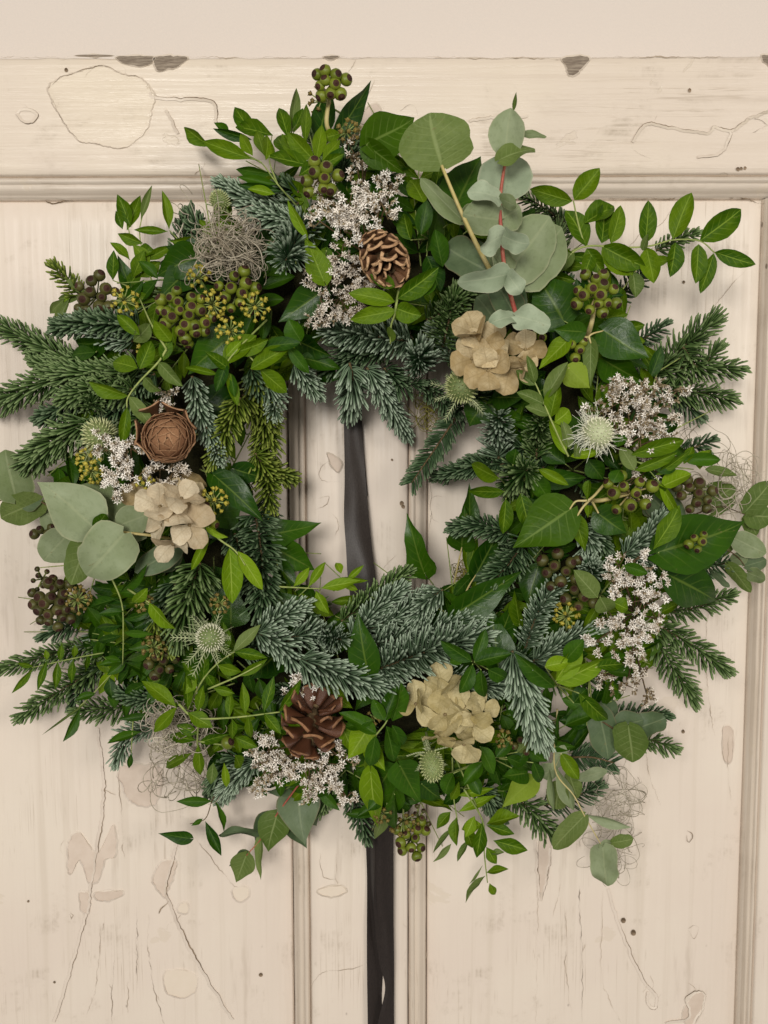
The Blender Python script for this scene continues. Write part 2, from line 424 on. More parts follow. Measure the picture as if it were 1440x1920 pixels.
def dface(x, y):                                   # which face of the door a photo pixel lies on
    if y < 330 or 576 < x < 764: return 0.0112
    return 0.0002
def frac_line(P, amp, s):
    """unsettle a polyline the way paint breaks: small angular jogs"""
    out = []
    for i, q in enumerate(P):
        t = (P[min(i + 1, len(P) - 1)] - P[max(i - 1, 0)]).normalized(); nrm = Vector((-t.y, t.x, 0))
        j = amp * (1.5 * noise.noise((q.x * .05 + s, q.y * .05, 0)) + .9 * noise.noise((q.x * .17, q.y * .17 + s, 0)) + .5 * noise.noise((q.x * .5 + s, q.y * .5, 4)))
        out.append((q + nrm * j, nrm))
    return out
def crack(pts, w=1.6, faint=False, lip=0.0, depth=0):
    """a crack in the paint: a dirty split, its shade put into the colour, that comes and goes, one side of the paint film lifted"""
    n = max(2, int(sum(math.dist(pts[i], pts[i + 1]) for i in range(len(pts) - 1)) / max(1, len(pts) - 1) / 3.5))
    P = curve([(x, y, 0) for x, y in pts], n)
    s = rng.random() * 50
    Q = frac_line(P, 1.9, s); N = len(Q)
    v, lv = [], []
    for i, (c, q) in enumerate(Q):
        g = .5 + 1.5 * noise.noise((i * .06, s, 2)) + .8 * noise.noise((i * .25, s, 7))
        ww = 0.62 * w * max(.10, min(1.7, g)) * min(1, .15 + 4 * min(i, N - 1 - i) / N)
        d = dface(c.x, c.y) + 0.0006
        v += [at(c.x - q.x * ww / 2, c.y - q.y * ww / 2, d), at(c.x + q.x * ww / 2, c.y + q.y * ww / 2, d)]
        h = 0.0007 * max(0, .5 + noise.noise((i * .05, s, 9)))
        lv += [at(c.x + q.x * (ww / 2 + .05), c.y + q.y * (ww / 2 + .05), d + h), at(c.x + q.x * (ww / 2 + 5), c.y + q.y * (ww / 2 + 5), d - 0.00025)]
    f = [(2 * i, 2 * i + 1, 2 * i + 3, 2 * i + 2) for i in range(N - 1)]
    mb = MB(); mb.add(v, f, 0)
    if lip: mb.add(lv, f, 1)
    build('paint_crack', mb, [DIRT_SHADE_L if faint else DIRT_SHADE, LIP if pts[0][1] < 330 else LIPV], door)
    if depth == 0 and not faint and N > 30:
        for k in range(rng.randrange(1, 3)):
            i = rng.randrange(N // 6, N - N // 6); c, q = Q[i]
            t = Vector((q.y, -q.x, 0)); sg = rng.choice((-1, 1)); L = rng.uniform(10, 34)
            e = c + (q * sg * rng.uniform(.4, 1) + t * rng.uniform(-1, 1)).normalized() * L
            m_ = (c + e) / 2 + Vector((rng.uniform(-4, 4), rng.uniform(-4, 4), 0))
            crack([(c.x, c.y), (m_.x, m_.y), (e.x, e.y)], w * .6, True, 0, 1)

def patch(name, pts, mat, d, jag=2.0, rim=True):
    """a flake of missing paint: the coat or wood below, ringed by the broken edge of the paint film"""
    P, N_ = [], 10; s = rng.random() * 40
    ctr = Vector((sum(q[0] for q in pts) / len(pts), sum(q[1] for q in pts) / len(pts), 0))
    for i in range(len(pts)):
        a, b = Vector((*pts[i], 0)), Vector((*pts[(i + 1) % len(pts)], 0))
        k_ = max(2, min(N_, int((b - a).length / 2.5))); r_ = Vector((pts[i - 1][0], pts[i - 1][1], 0)); u_ = Vector((*pts[(i + 2) % len(pts)], 0))
        for k in range(k_):
            t_ = k / k_; p = a.lerp(b, t_) + ((b - r_) * (t_ * (1 - t_) ** 2) - (u_ - a) * (t_ ** 2 * (1 - t_))) * .5 - (b - a) * (t_ * (1 - t_) ** 2 - t_ ** 2 * (1 - t_)); q = (p - ctr).normalized()
            j = jag * (1.4 * noise.noise((p.x * .11 + s, p.y * .11, 0)) + .9 * noise.noise((p.x * .4, p.y * .4 + s, 3)))
            P.append(p + q * j)
    k = len(P); mb = MB()
    mb.add([at(p.x, p.y, d + .0003) for p in P] + [at(p.x, p.y, d - .001) for p in P], [tuple(range(k))] + [(i, i + k, (i + 1) % k + k, (i + 1) % k) for i in range(k)], 0)
    if rim:
        ri, ro = [], []
        for i, p in enumerate(P):
            q = (p - ctr).normalized(); h = .00055 * max(.15, .6 + noise.noise((p.x * .08 + s, p.y * .08, 5)))
            ri.append(at(p.x, p.y, d + .0003 + h)); ro.append(at(p.x + q.x * 3.5, p.y + q.y * 3.5, d - .0004))
        mb.add(ri + ro, [(i, i + k, (i + 1) % k + k, (i + 1) % k) for i in range(k)], 1)
    build(name, mb, [mat, LIP if d > .005 else LIPV], door, smooth=False)

RD = 0.0114
GLOSS = paint_mat('older glossy coat, level strokes', (0.650, 0.555, 0.435), (0.630, 0.535, 0.430), (0.575, 0.480, 0.375), (7, 260, 330), 0.33, 3.0)
patch('paint_chip', [(91, 165), (110, 148), (150, 134), (190, 124), (230, 140), (265, 148), (290, 180), (284, 205), (276, 240), (250, 268), (222, 277), (190, 271), (150, 264), (130, 244), (112, 216), (98, 190)], GLOSS, 0.0112, 2.0)
patch('paint_chip', [(221, 106), (287, 106), (280, 120), (262, 124), (240, 121), (226, 116)], BARE, RD)
patch('paint_chip', [(291, 107), (347, 106), (345, 116), (330, 126), (312, 130), (297, 133), (290, 121)], BARE, RD)
patch('paint_chip', [(1056, 109), (1104, 107), (1085, 134), (1067, 141), (1063, 125)], BARE, RD)
patch('paint_chip', [(1429, 105), (1445, 105), (1445, 124), (1435, 118)], BARE, RD)
patch('paint_chip', [(146, 103), (206, 103), (205, 106), (150, 106)], BARE, RD, 0.6)
patch('paint_chip', [(607, 106), (634, 105), (625, 111), (612, 110)], BARE, RD, 0.8)
patch('paint_chip', [(678, 213), (705, 196), (715, 215), (698, 240), (680, 258)], OLDP, RD)
patch('paint_chip', [(131, 1578), (150, 1562), (182, 1600), (212, 1548), (216, 1604), (196, 1612), (184, 1650), (166, 1654), (150, 1612), (132, 1640), (128, 1606)], OLDP, 0.0004)
patch('paint_chip', [(302, 1618), (330, 1616), (322, 1650), (312, 1672), (306, 1680), (288, 1650)], OLDP, 0.0004)
patch('paint_chip', [(180, 1674), (228, 1672), (218, 1684), (184, 1688)], OLDP, 0.0004)
patch('paint_chip', [(150, 1676), (164, 1676), (166, 1712), (152, 1704)], OLDP, 0.0004)
patch('paint_chip', [(338, 1696), (352, 1694), (350, 1712), (334, 1708)], OLDY, 0.0004, 1)
patch('paint_chip', [(226, 1440), (300, 1440), (292, 1506), (250, 1506), (232, 1480)], OLDP, 0.0004, 3)
patch('paint_chip', [(438, 1668), (462, 1664), (466, 1680), (452, 1690), (440, 1684)], OLDY, 0.0004, 1)
patch('paint_chip', [(312, 1822), (364, 1826), (366, 1856), (340, 1870), (312, 1858)], OLDY, 0.0004, 1.5)
patch('paint_chip', [(598, 1668), (640, 1662), (648, 1672), (630, 1680), (604, 1678)], OLDY, 0.0116, 2)
patch('paint_chip', [(1356, 1366), (1374, 1370), (1372, 1424), (1358, 1424)], OLDP, 0.0004, 1)
patch('paint_chip', [(1012, 1570), (1032, 1566), (1028, 1640), (1012, 1672)], OLDP, 0.0004, 1.5)
patch('paint_chip', [(615, 850), (640, 868), (634, 884), (622, 872)], OLDP, 0.0116, 2)
patch('paint_chip', [(1280, 1906), (1296, 1870), (1318, 1862), (1316, 1890), (1298, 1925)], OLDP, 0.0004, 1.5)

for pts, w, faint, lip in [
    ([(282, 172), (292, 182), (345, 183), (395, 187), (408, 205), (405, 230)], 2.4, 0, 1),
    ([(91, 165), (110, 147), (150, 133), (190, 123), (230, 139), (265, 147), (290, 180)], 2.0, 0, 0),
    ([(91, 165), (98, 190), (112, 216), (130, 244), (150, 264), (190, 271), (222, 277), (250, 268), (276, 240), (284, 205)], 1.3, 0, 0),
    ([(312, 205), (322, 222), (335, 250)], 1.5, 1, 1),
    ([(350, 107), (420, 108), (520, 107), (640, 108), (720, 107)], 2.2, 1, 0),
    ([(0, 106), (60, 107), (140, 106)], 2.0, 1, 0),
    ([(730, 107), (860, 108), (1000, 109), (1056, 110)], 2.2, 1, 0),
    ([(1110, 108), (1250, 107), (1420, 107)], 2.0, 1, 0),
    ([(28, 212), (40, 204), (60, 204), (72, 215), (60, 230), (45, 232), (30, 214)], 1.6, 0, 1),
    ([(388, 290), (380, 315), (366, 328), (370, 350)], 2.0, 0, 0),
    ([(1183, 264), (1213, 230), (1270, 240), (1325, 247), (1340, 235), (1370, 243), (1405, 220), (1440, 206)], 2.4, 0, 1),
    ([(1372, 244), (1370, 265), (1350, 290), (1308, 298)], 1.7, 0, 1),
    ([(1185, 266), (1190, 284), (1220, 297)], 1.3, 1, 0),
    ([(1405, 222), (1425, 226), (1440, 236)], 1.5, 0, 0),
    ([(1410, 250), (1440, 234)], 1.4, 0, 0),
    ([(704, 150), (682, 190), (672, 196)], 1.8, 1, 0),
    ([(670, 110), (640, 150)], 1.4, 1, 0),
    ([(750, 208), (768, 195), (776, 200), (784, 216)], 1.6, 0, 0),
    ([(880, 224), (920, 218), (990, 215)], 1.6, 1, 1),
    ([(0, 366), (40, 370), (90, 372), (130, 376), (134, 372)], 3.2, 0, 0),
    ([(84, 376), (100, 381), (137, 375)], 3.5, 0, 0),
    ([(1100, 371), (1200, 372), (1290, 372), (1380, 372), (1440, 376)], 2.4, 0, 0),
    ([(1400, 374), (1420, 380), (1440, 381)], 3.2, 0, 0),
    ([(20, 330), (200, 330), (420, 331)], 1.0, 1, 0),
    ([(1268, 380), (1240, 420), (1200, 440), (1175, 470)], 1.4, 1, 0),
    ([(1400, 505), (1385, 520), (1330, 585)], 1.5, 1, 0),  # a thin plant strand, drawn as a crack line
    ([(185, 1365), (194, 1440), (197, 1490), (192, 1540), (176, 1640), (166, 1708), (140, 1800), (104, 1918)], 2.6, 0, 1),
    ([(222, 1430), (226, 1500), (230, 1570), (232, 1610)], 1.4, 1, 0),
    ([(336, 1560), (330, 1592), (314, 1662), (318, 1690), (366, 1792), (438, 1912)], 2.2, 0, 1),
    ([(316, 1690), (302, 1705), (298, 1714)], 2.6, 0, 0),
    ([(194, 1730), (192, 1745)], 4.0, 0, 0),
    ([(190, 1745), (184, 1800), (178, 1860), (160, 1910)], 1.5, 1, 0),
    ([(278, 1790), (290, 1860), (308, 1920)], 2.0, 0, 0),
    ([(215, 1800), (210, 1860), (208, 1918)], 1.8, 0, 0),
    ([(256, 1700), (257, 1780), (255, 1856)], 1.5, 0, 0),
    ([(240, 1840), (240, 1900)], 1.3, 1, 0),
    ([(280, 1710), (276, 1760), (280, 1800)], 1.6, 1, 0),
    ([(360, 1560), (400, 1615), (432, 1655), (446, 1664)], 1.2, 1, 0),
    ([(120, 1575), (112, 1590), (118, 1602)], 1.4, 1, 0),
    ([(132, 1710), (138, 1716), (134, 1724), (130, 1714)], 1.3, 1, 0),
    ([(1086, 1660), (1086, 1700), (1092, 1800), (1092, 1918)], 3.0, 0, 0),
    ([(1058, 1700), (1063, 1760), (1060, 1810), (1074, 1918)], 1.5, 1, 0),
    ([(1130, 1670), (1128, 1820), (1146, 1880), (1164, 1918)], 1.5, 1, 0),
    ([(1142, 1666), (1166, 1742), (1208, 1836), (1234, 1868), (1230, 1892), (1214, 1886), (1212, 1860)], 2.0, 0, 1),
    ([(1006, 1575), (1010, 1640), (1014, 1688)], 1.9, 0, 1),
    ([(1034, 1590), (1028, 1645), (1014, 1690)], 2.4, 0, 1),
    ([(1052, 1658), (1036, 1720)], 1.8, 1, 0),
    ([(1211, 1408), (1216, 1450), (1240, 1510)], 1.8, 1, 0),
    ([(1356, 1366), (1358, 1424), (1372, 1426), (1374, 1368)], 1.3, 1, 0),
    ([(1366, 1370), (1364, 1440), (1370, 1500)], 1.5, 1, 0),
    ([(1291, 1742), (1300, 1735), (1310, 1742), (1302, 1762), (1291, 1744)], 1.6, 1, 0),
    ([(1290, 1556), (1298, 1566), (1292, 1578), (1288, 1566)], 2.0, 0, 0),
    ([(1248, 1918), (1290, 1906), (1284, 1870), (1316, 1858), (1322, 1880), (1300, 1925)], 1.8, 0, 1),
    ([(1008, 1660), (1008, 1760), (1005, 1918)], 1.3, 1, 0),
    ([(576, 1870), (600, 1825), (640, 1820), (684, 1812)], 1.6, 1, 0),
    ([(600, 1600), (604, 1640), (632, 1650)], 1.4, 1, 0),
    ([(632, 1600), (630, 1640), (634, 1660)], 1.4, 1, 0),
    ([(620, 862), (600, 880), (604, 900), (640, 905), (634, 925)], 1.3, 1, 0),
    ([(596, 935), (616, 930), (612, 945), (590, 955)], 1.4, 1, 0),
    ([(620, 958), (636, 985), (628, 1005)], 1.3, 1, 0),
    ([(744, 1040), (722, 1062), (706, 1080)], 1.4, 1, 0),
    ([(804, 880), (808, 940), (806, 990)], 1.3, 0, 0),
    ([(770, 1590), (770, 1640), (768, 1690)], 4.0, 0, 0),
    ([(796, 1640), (798, 1760), (796, 1860)], 1.3, 1, 0),
    ([(756, 1730), (772, 1760), (752, 1800)], 1.2, 1, 0),
    ([(1330, 1130), (1322, 1230), (1328, 1300), (1340, 1380)], 1.3, 1, 0),
]:
    crack(pts, w, faint, lip)
for x, y, r in [(1169, 1726, 4), (1188, 1749, 4.5), (489, 1828, 3), (576, 1898, 3), (753, 944, 3.5), (756, 950, 3), (1282, 529, 2.5), (1293, 169, 3), (124, 131, 3),
                (1384, 317, 3), (1390, 316, 2.4), (1397, 315, 2.4), (735, 862, 2), (53, 1690, 2), (102, 1842, 2), (1281, 1372, 3)]:
    patch('paint_chip', [(x + r * math.cos(a) * (1 + .3 * rng.random()), y + r * 1.3 * math.sin(a)) for a in (0, 1, 2, 3.1, 4.2, 5.2)], DIRT_SHADE, dface(x, y) + 0.0003, 0.4, False)

# ------------------------------------------------------------------ the wreath: builders for its parts
WREATH = link('wreath', None, mw=Matrix.Translation(at(*WC, 0.02)), cat='wreath',
              label='round wreath of fir, ivy, eucalyptus, dried flowers and pine cones hung on the cream door')

def interp(pr, x):
    for (a, b), (c, d) in zip(pr, pr[1:]):
        if x <= c:
            t = (x - a) / (c - a) if c > a else 0
            return b + (d - b) * t
    return pr[-1][1]

PROF = {
    'lance': [(0, .012), (.08, .10), (.25, .35), (.42, .49), (.55, .49), (.72, .37), (.86, .20), (.95, .08), (1, .006)],
    'ellip': [(0, .015), (.06, .15), (.18, .35), (.35, .48), (.52, .5), (.7, .43), (.84, .29), (.94, .14), (1, .008)],
    'ivy':   [(0, .02), (.02, .17), (.08, .33), (.18, .45), (.30, .5), (.42, .47), (.56, .37), (.70, .25), (.84, .13), (.94, .045), (1, .006)],
    'lobe':  [(0, .02), (.02, .22), (.07, .40), (.14, .49), (.22, .5), (.31, .41), (.45, .35), (.62, .26), (.80, .13), (.92, .045), (1, .006)],
    'round': [(0, .05), (.03, .22), (.10, .37), (.22, .47), (.38, .5), (.55, .495), (.70, .44), (.82, .35), (.91, .24), (.97, .13), (1, .02)],
    'wavy':  [(0, .08), (.04, .30), (.12, .45), (.25, .5), (.42, .47), (.58, .46), (.72, .46), (.84, .38), (.93, .24), (1, .03)],
    'petal': [(0, .04), (.08, .15), (.22, .33), (.40, .46), (.58, .5), (.75, .48), (.87, .36), (.95, .17), (1, .02)],
}
def unit_leaf(kind, seed):
    r = random.Random(seed * 7 + len(kind))
    fold = r.uniform(.12, .46); curl = r.uniform(-.14, .34); tw = r.uniform(-.5, .5)
    wa = r.uniform(.010, .045); wf = r.uniform(7, 13); ph = r.random() * 6; side = r.uniform(-.12, .12)
    heart = 0.0; N, Mc = 9, 4
    if kind in ('ivy', 'lobe'): heart, N, wa = .13, 12, r.uniform(.02, .05)
    if kind == 'round': heart, N, fold, curl, wa = .10, 12, r.uniform(-.16, .24), r.uniform(-.22, .22), r.uniform(.02, .06)
    if kind == 'wavy': heart, N, fold, wa, wf, Mc = .10, 12, r.uniform(.0, .2), r.uniform(.12, .2), r.uniform(5.5, 8), 6
    if kind == 'petal': N, fold, curl, wa, wf, Mc = 8, r.uniform(-.30, .45), r.uniform(-.22, .40), r.uniform(.03, .09), r.uniform(4, 10), 6
    v, f, uv = [], [], []
    for i in range(N + 1):
        u = i / N
        u = u - .10 * math.sin(2 * math.pi * u) / 2 if kind != 'petal' else u
        w = interp(PROF[kind], u)
        for j in range(Mc + 1):
            q = j / Mc * 2 - 1; a = abs(q)
            rag = 1 + (.11 if kind in ('round', 'wavy') else .06) * noise.noise((u * 5, q * 1.5, seed))
            x = u - heart * (a ** 1.6) * (1 - u) ** 4
            y = q * w * rag + side * u * u * (1 - u) * 2
            z = fold * a * w * (1 + .5 * math.sin(3 * u + ph)) - curl * u * u + wa * a * math.sin(wf * u + ph + (1.7 if q > 0 else 0)) * min(1, 4 * w)
            z += tw * q * w * (u - .4)
            if kind == 'petal': z += .045 * math.sin(q * 8 + ph) * w * 2 * u + .05 * noise.noise((u * 4, q * 3, seed + 5))
            v.append((x, y, z)); uv.append((u, (q * w * 2 + 1) / 2 if kind in ('petal',) else (q + 1) / 2))
    k = Mc + 1
    for i in range(N):
        for j in range(Mc):
            f.append((i * k + j, (i + 1) * k + j, (i + 1) * k + j + 1, i * k + j + 1))
    return v, f, uv
_leaf = {}
def leaf_mesh(kind, var, mat, name='leaf'):
    key = (kind, var, mat)
    if key not in _leaf:
        v, f, uv = unit_leaf(kind, var)
        me = bpy.data.meshes.new(name); me.from_pydata(v, [], f)
        me.materials.append(G[mat]); me.polygons.foreach_set('use_smooth', [True] * len(f))
        l = me.uv_layers.new(name='UVMap')
        idx = np.empty(len(me.loops), np.int32); me.loops.foreach_get('vertex_index', idx)
        l.data.foreach_set('uv', np.array(uv, np.float32)[idx].ravel())
        _leaf[key] = me
    return _leaf[key]

def leaf_matrix(B, T, w, roll, flip=False):
    X = T - B; L = X.length; X = X / L
    V = (CAM - (B + T) / 2).normalized()
    n = (V - X * V.dot(X)).normalized()
    n = Quaternion(X, R(roll)) @ n
    if flip: n = -n
    Y = n.cross(X)
    z = math.sqrt(L * w)
    M = Matrix(((X.x * L, Y.x * w, n.x * z, B.x), (X.y * L, Y.y * w, n.y * z, B.y), (X.z * L, Y.z * w, n.z * z, B.z), (0, 0, 0, 1)))
    return M

def put_leaf(parent, bx, by, tx, ty, w, d0, d1, kind, mat, roll=None, name='leaf', label=None, flip=False):
    if roll is None: roll = rng.gauss(0, 20)
    B, T = at(bx, by, d0), at(tx, ty, d1)
    ww = w * pxs((d0 + d1) / 2) / max(.55, math.cos(R(min(abs(roll), 60))))
    M = leaf_matrix(B, T, ww, roll, flip)
    var = rng.randrange(6)
    return link(name, leaf_mesh(kind, var, mat, name), parent, M, label=label)

def sprig(name, leaves, kind='ellip', mat='pist', off=0.012, stems=None, stem='stem', r=1.5, label=None, jit=.010, hub=None, abs_d=None):
    """stems: polylines in photo pixels (x, y[, depth offset]); leaves: (bx, by, tx, ty, w [, {options}])"""
    dd = (lambda x, y: abs_d) if abs_d is not None else (lambda x, y: surf(x, y) + off)
    P = MB()
    def pt(p): return at(p[0], p[1], dd(p[0], p[1]) + (p[2] if len(p) > 2 else 0))
    hx = sum(l[0] for l in leaves) / len(leaves); hy = sum(l[1] for l in leaves) / len(leaves)
    if stems:
        for s in stems: P.tube(curve([pt(p) for p in s], 6), r * PX, r * PX * .55, 5)
    else:
        h = hub or (hx, hy)
        Hd = max(0.008, dd(*h) - 0.03)
        for l in leaves:
            P.tube(curve([at(*h, Hd), at((h[0] + l[0]) / 2, (h[1] + l[1]) / 2, (Hd + dd(l[0], l[1])) / 2 + .002), at(l[0], l[1], dd(l[0], l[1]))], 4), r * PX, r * PX * .6, 5)
    o = build(name, P, [G[stem]], WREATH, label=label)
    for l in leaves:
        opt = l[5] if len(l) > 5 else {}
        d0 = dd(l[0], l[1]) + opt.get('dz', 0)
        d1 = (d0 * .55 + dd(l[2], l[3]) * .45) + opt.get('dz', 0) * .5 + opt.get('tz', rng.uniform(-jit * .6, jit))
        put_leaf(o, l[0], l[1], l[2], l[3], l[4], d0, max(.006, d1), opt.get('k', kind), opt.get('m', mat), opt.get('roll'), flip=opt.get('flip', False))
    return o

# ---- fir
def fir(path, L=26, nm='nblue', d=None, off=0.0, dens=1.0, flat=False, w=4.0, name='fir_sprig', label=None, open_=1.0, tip=0.0):
    """path: photo pixels (x, y[, depth offset]) from the cut end to the tip"""
    if d is not None and not flat or min(p[0] for p in path) < 20: dens, L = dens * .62, L * 1.12
    dd = lambda p: (d if d is not None else surf(p[0], p[1]) + off) + (p[2] if len(p) > 2 else 0)
    pts = [at(p[0], p[1], max(.006, dd(p) + (tip if i == len(path) - 1 else 0))) for i, p in enumerate(path)]
    if len(pts) == 2: pts = [pts[0], pts[0].lerp(pts[1], .5) + Vector((rng.gauss(0, .0025), -.002, rng.gauss(0, .0025))), pts[1]]
    C = np.array([tuple(p) for p in curve(pts, 12)])
    seg = np.linalg.norm(np.diff(C, axis=0), axis=1); cum = np.concatenate([[0], np.cumsum(seg)]); tot = cum[-1]
    if nm == 'nblue' and not flat: dens, w = dens * 1.3, w * .84
    n = int(max(26, tot / PX * 1.10 * dens)) + 16
    rs = np.random.RandomState(rng.randrange(1 << 30))
    ii = np.arange(n - 16)
    s = np.concatenate([(ii + rs.normal(0, .5, n - 16)).clip(0, n - 16) / (n - 16) * .97, .955 + .045 * rs.rand(16)]) * tot
    pos = np.stack([np.interp(s, cum, C[:, k]) for k in range(3)], 1)
    e = tot * .03
    tan = np.stack([np.interp(np.minimum(s + e, tot), cum, C[:, k]) - np.interp(np.maximum(s - e, 0), cum, C[:, k]) for k in range(3)], 1)
    tan /= np.linalg.norm(tan, axis=1, keepdims=True)
    up = np.array(CAM)[None] - pos; up /= np.linalg.norm(up, axis=1, keepdims=True)
    up = up - tan * (up * tan).sum(1, keepdims=True)
    nl = np.linalg.norm(up, axis=1, keepdims=True)
    up = np.where(nl > .25, up / np.maximum(nl, 1e-6), up)
    bad = nl[:, 0] <= .25
    if bad.any():
        ref = np.array([0.3, 0, 1.0]); ref = ref - tan * (tan @ ref)[:, None]; ref /= np.linalg.norm(ref, axis=1, keepdims=True); up[bad] = ref[bad]
    sd = np.cross(tan, up)
    endv = abs((C[-1] - C[0]) / max(tot, 1e-6) @ np.array([0, -1, 0])) > .75
    if flat: phi = np.where(rs.rand(n) < .5, 1, -1) * R(84) + rs.normal(0, R(9), n)
    elif endv: phi = rs.rand(n) * 2 * math.pi
    else: phi = (np.concatenate([(ii * .61803) % 1.0, rs.rand(16)]) * 2 - 1) * R(126) + rs.normal(0, R(7), n)
    rad = np.cos(phi)[:, None] * up + np.sin(phi)[:, None] * sd
    q = s / tot
    al = np.radians(((64 if nm == 'nblue' else 74) - 30 * q ** 3 + rs.normal(0, 6, n)) * open_)
    al[-16:] *= rs.rand(16) * .8 + .1
    if flat: al = np.radians(64 - 18 * q + rs.normal(0, 4, n))
    dr = np.cos(al)[:, None] * tan + np.sin(al)[:, None] * rad
    Ln = L * (1.0 if nm == 'nblue' else 1) * PX * (.80 + .35 * rs.rand(n)) * (1 - .22 * q ** 4) * 1.08
    bend = tan * rs.uniform(.08, .20) + up * .16 - rad * .10 + np.array([[0, 0, rs.uniform(-.12, .03)]]) + rs.normal(0, .055, (n, 3))
    if flat: bend = tan * .12 + rs.normal(0, .03, (n, 3))
    ts = np.array([0, .3, .65, .92, 1.0]); wd = np.array([.55, .9, 1.05, 1.0, 0.4]) * w * 0.94 * PX / 2
    cen = pos[:, None] + (dr[:, None] * ts[None, :, None] + bend[:, None] * (ts ** 2)[None, :, None]) * Ln[:, None, None]
    dirs = dr[:, None] + 2 * bend[:, None] * ts[None, :, None]; dirs /= np.linalg.norm(dirs, axis=2, keepdims=True)
    nr = rad[:, None] * .5 + up[:, None] * .7 - tan[:, None] * .3 + 0 * dirs
    nr = nr - dirs * (nr * dirs).sum(2, keepdims=True); nr /= np.maximum(np.linalg.norm(nr, axis=2, keepdims=True), 1e-6)
    sdv = np.cross(dirs, nr)
    wv = wd[None, :, None] * (.85 + .3 * rs.rand(n))[:, None, None]
    V = np.stack([cen + sdv * wv, cen + nr * wv * .45, cen - sdv * wv, cen - nr * wv * .45], 2)     # n,5,4,3
    K = 5
    base = (np.arange(n) * K * 4)[:, None, None, None]
    i = np.arange(K - 1)[None, :, None, None] * 4; j = np.arange(4)[None, None, :, None]
    quad = np.concatenate([base + i + j, base + i + (j + 1) % 4, base + i + 4 + (j + 1) % 4, base + i + 4 + j], 3).reshape(-1, 4)
    org = pts[0]
    me = bpy.data.meshes.new('needles')
    vv = (V.reshape(-1, 3) - np.array(org)).astype(np.float32)
    nq = len(quad)
    me.vertices.add(len(vv)); me.vertices.foreach_set('co', vv.ravel())
    me.loops.add(nq * 4); me.loops.foreach_set('vertex_index', quad.astype(np.int32).ravel())
    me.polygons.add(nq); me.polygons.foreach_set('loop_start', np.arange(0, nq * 4, 4, dtype=np.int32))
    me.polygons.foreach_set('use_smooth', [True] * nq)
    me.update(calc_edges=True)
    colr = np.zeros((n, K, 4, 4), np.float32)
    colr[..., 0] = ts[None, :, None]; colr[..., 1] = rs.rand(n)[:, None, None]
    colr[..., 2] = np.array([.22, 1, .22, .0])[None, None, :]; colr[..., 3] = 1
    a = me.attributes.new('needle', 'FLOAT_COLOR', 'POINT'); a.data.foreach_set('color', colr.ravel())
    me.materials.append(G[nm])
    P = MB(); P.tube([tuple(c) for c in C[::2]], 2.3 * PX, 1.2 * PX, 6)
    o = build(name, P, [G['bark']], WREATH, org, label=label)
    link('needles', me, o, Matrix.Translation(org), kind='stuff')
    return o

# ---- berries and umbels
_berry = {}
def berry_mesh(mat, var):
    if (mat, var) not in _berry:
        r = random.Random(var); mb = MB()
        h = r.uniform(.9, 1.15); cw = r.uniform(.42, .56)
        prof = [(.06, -h), (.45, -.85 * h), (.82, -.45 * h), (1.0, .0), (.97, .28), (.82, .55), (cw + .12, .74), (cw + .05, .80), (cw, .79), (cw * .8, .86), (.13, .87), (.10, 1.02), (.01, 1.04)]
        mb.lathe(prof, Matrix.Identity(4), 12, [0, 0, 0, 0, 0, 0, 0, 1, 1, 1, 1, 1])
        _berry[(mat, var)] = mb.mesh('berry', [G[mat], G['cap']])
    return _berry[(mat, var)]

def frame(n):
    n = n.normalized(); x = n.orthogonal().normalized()
    return Matrix((x, n.cross(x), n)).transposed()

def cluster(cx, cy, rad, n, br=11.5, mat='berry', stalk=None, off=0.022, label=None, name='berry_cluster', tilt=(0, 0), d=None):
    d = d if d is not None else surf(cx, cy) + off
    C = at(cx, cy, d); V = (CAM - C).normalized(); s = pxs(d)
    X = V.cross(Vector((0, 0, 1))).normalized() * -1; Z = X.cross(V) * -1
    X = Vector((1, 0, 0)); Z = V.cross(X); Z = -Z if Z.z < 0 else Z
    hub = C - V * rad * s * .9
    sx, sy = rad if isinstance(rad, tuple) else (rad, rad)
    pos = []
    ga = 2.39996
    for i in range(n):
        t = (i + .5) / n; rr = math.sqrt(t); a = i * ga + rng.uniform(-.25, .25)
        ux, uz = rr * math.cos(a) + tilt[0] * .3, rr * math.sin(a) + tilt[1] * .3
        dv = math.sqrt(max(.0, 1 - min(1, rr * rr * .93)))
        p = C + X * ux * sx * s + Z * uz * sx * s + V * (dv * .75 - .35) * sx * s
        pos.append((p, (X * (ux + tilt[0] * .5) + Z * (uz + tilt[1] * .5) + V * (.35 + dv))))
    P = MB()
    if stalk: P.tube(curve([at(x, y, max(.01, d - .012 + z)) for x, y, z in stalk] + [hub + V * .002], 6), 4.2 * PX, 3 * PX, 6)
    else: P.tube([hub - V * .03, hub], 3 * PX, 2.4 * PX, 6)
    for p, nn in pos: P.tube([hub, hub.lerp(p, .6) + V * .001, p], 1.6 * PX, 1.4 * PX, 4)
    o = build(name, P, [G['tan' if stalk else 'stem']], WREATH, hub, label=label)
    for p, nn in pos:
        rb = br * s * rng.uniform(.82, 1.12)
        nn = (nn + Vector((rng.gauss(0, .25), 0, rng.gauss(0, .25)))).normalized()
        M = Matrix.Translation(p) @ (frame(nn) * 1.0).to_4x4() @ Matrix.Scale(rb, 4)
        link('berry', berry_mesh(mat, rng.randrange(4)), o, M)
    return o

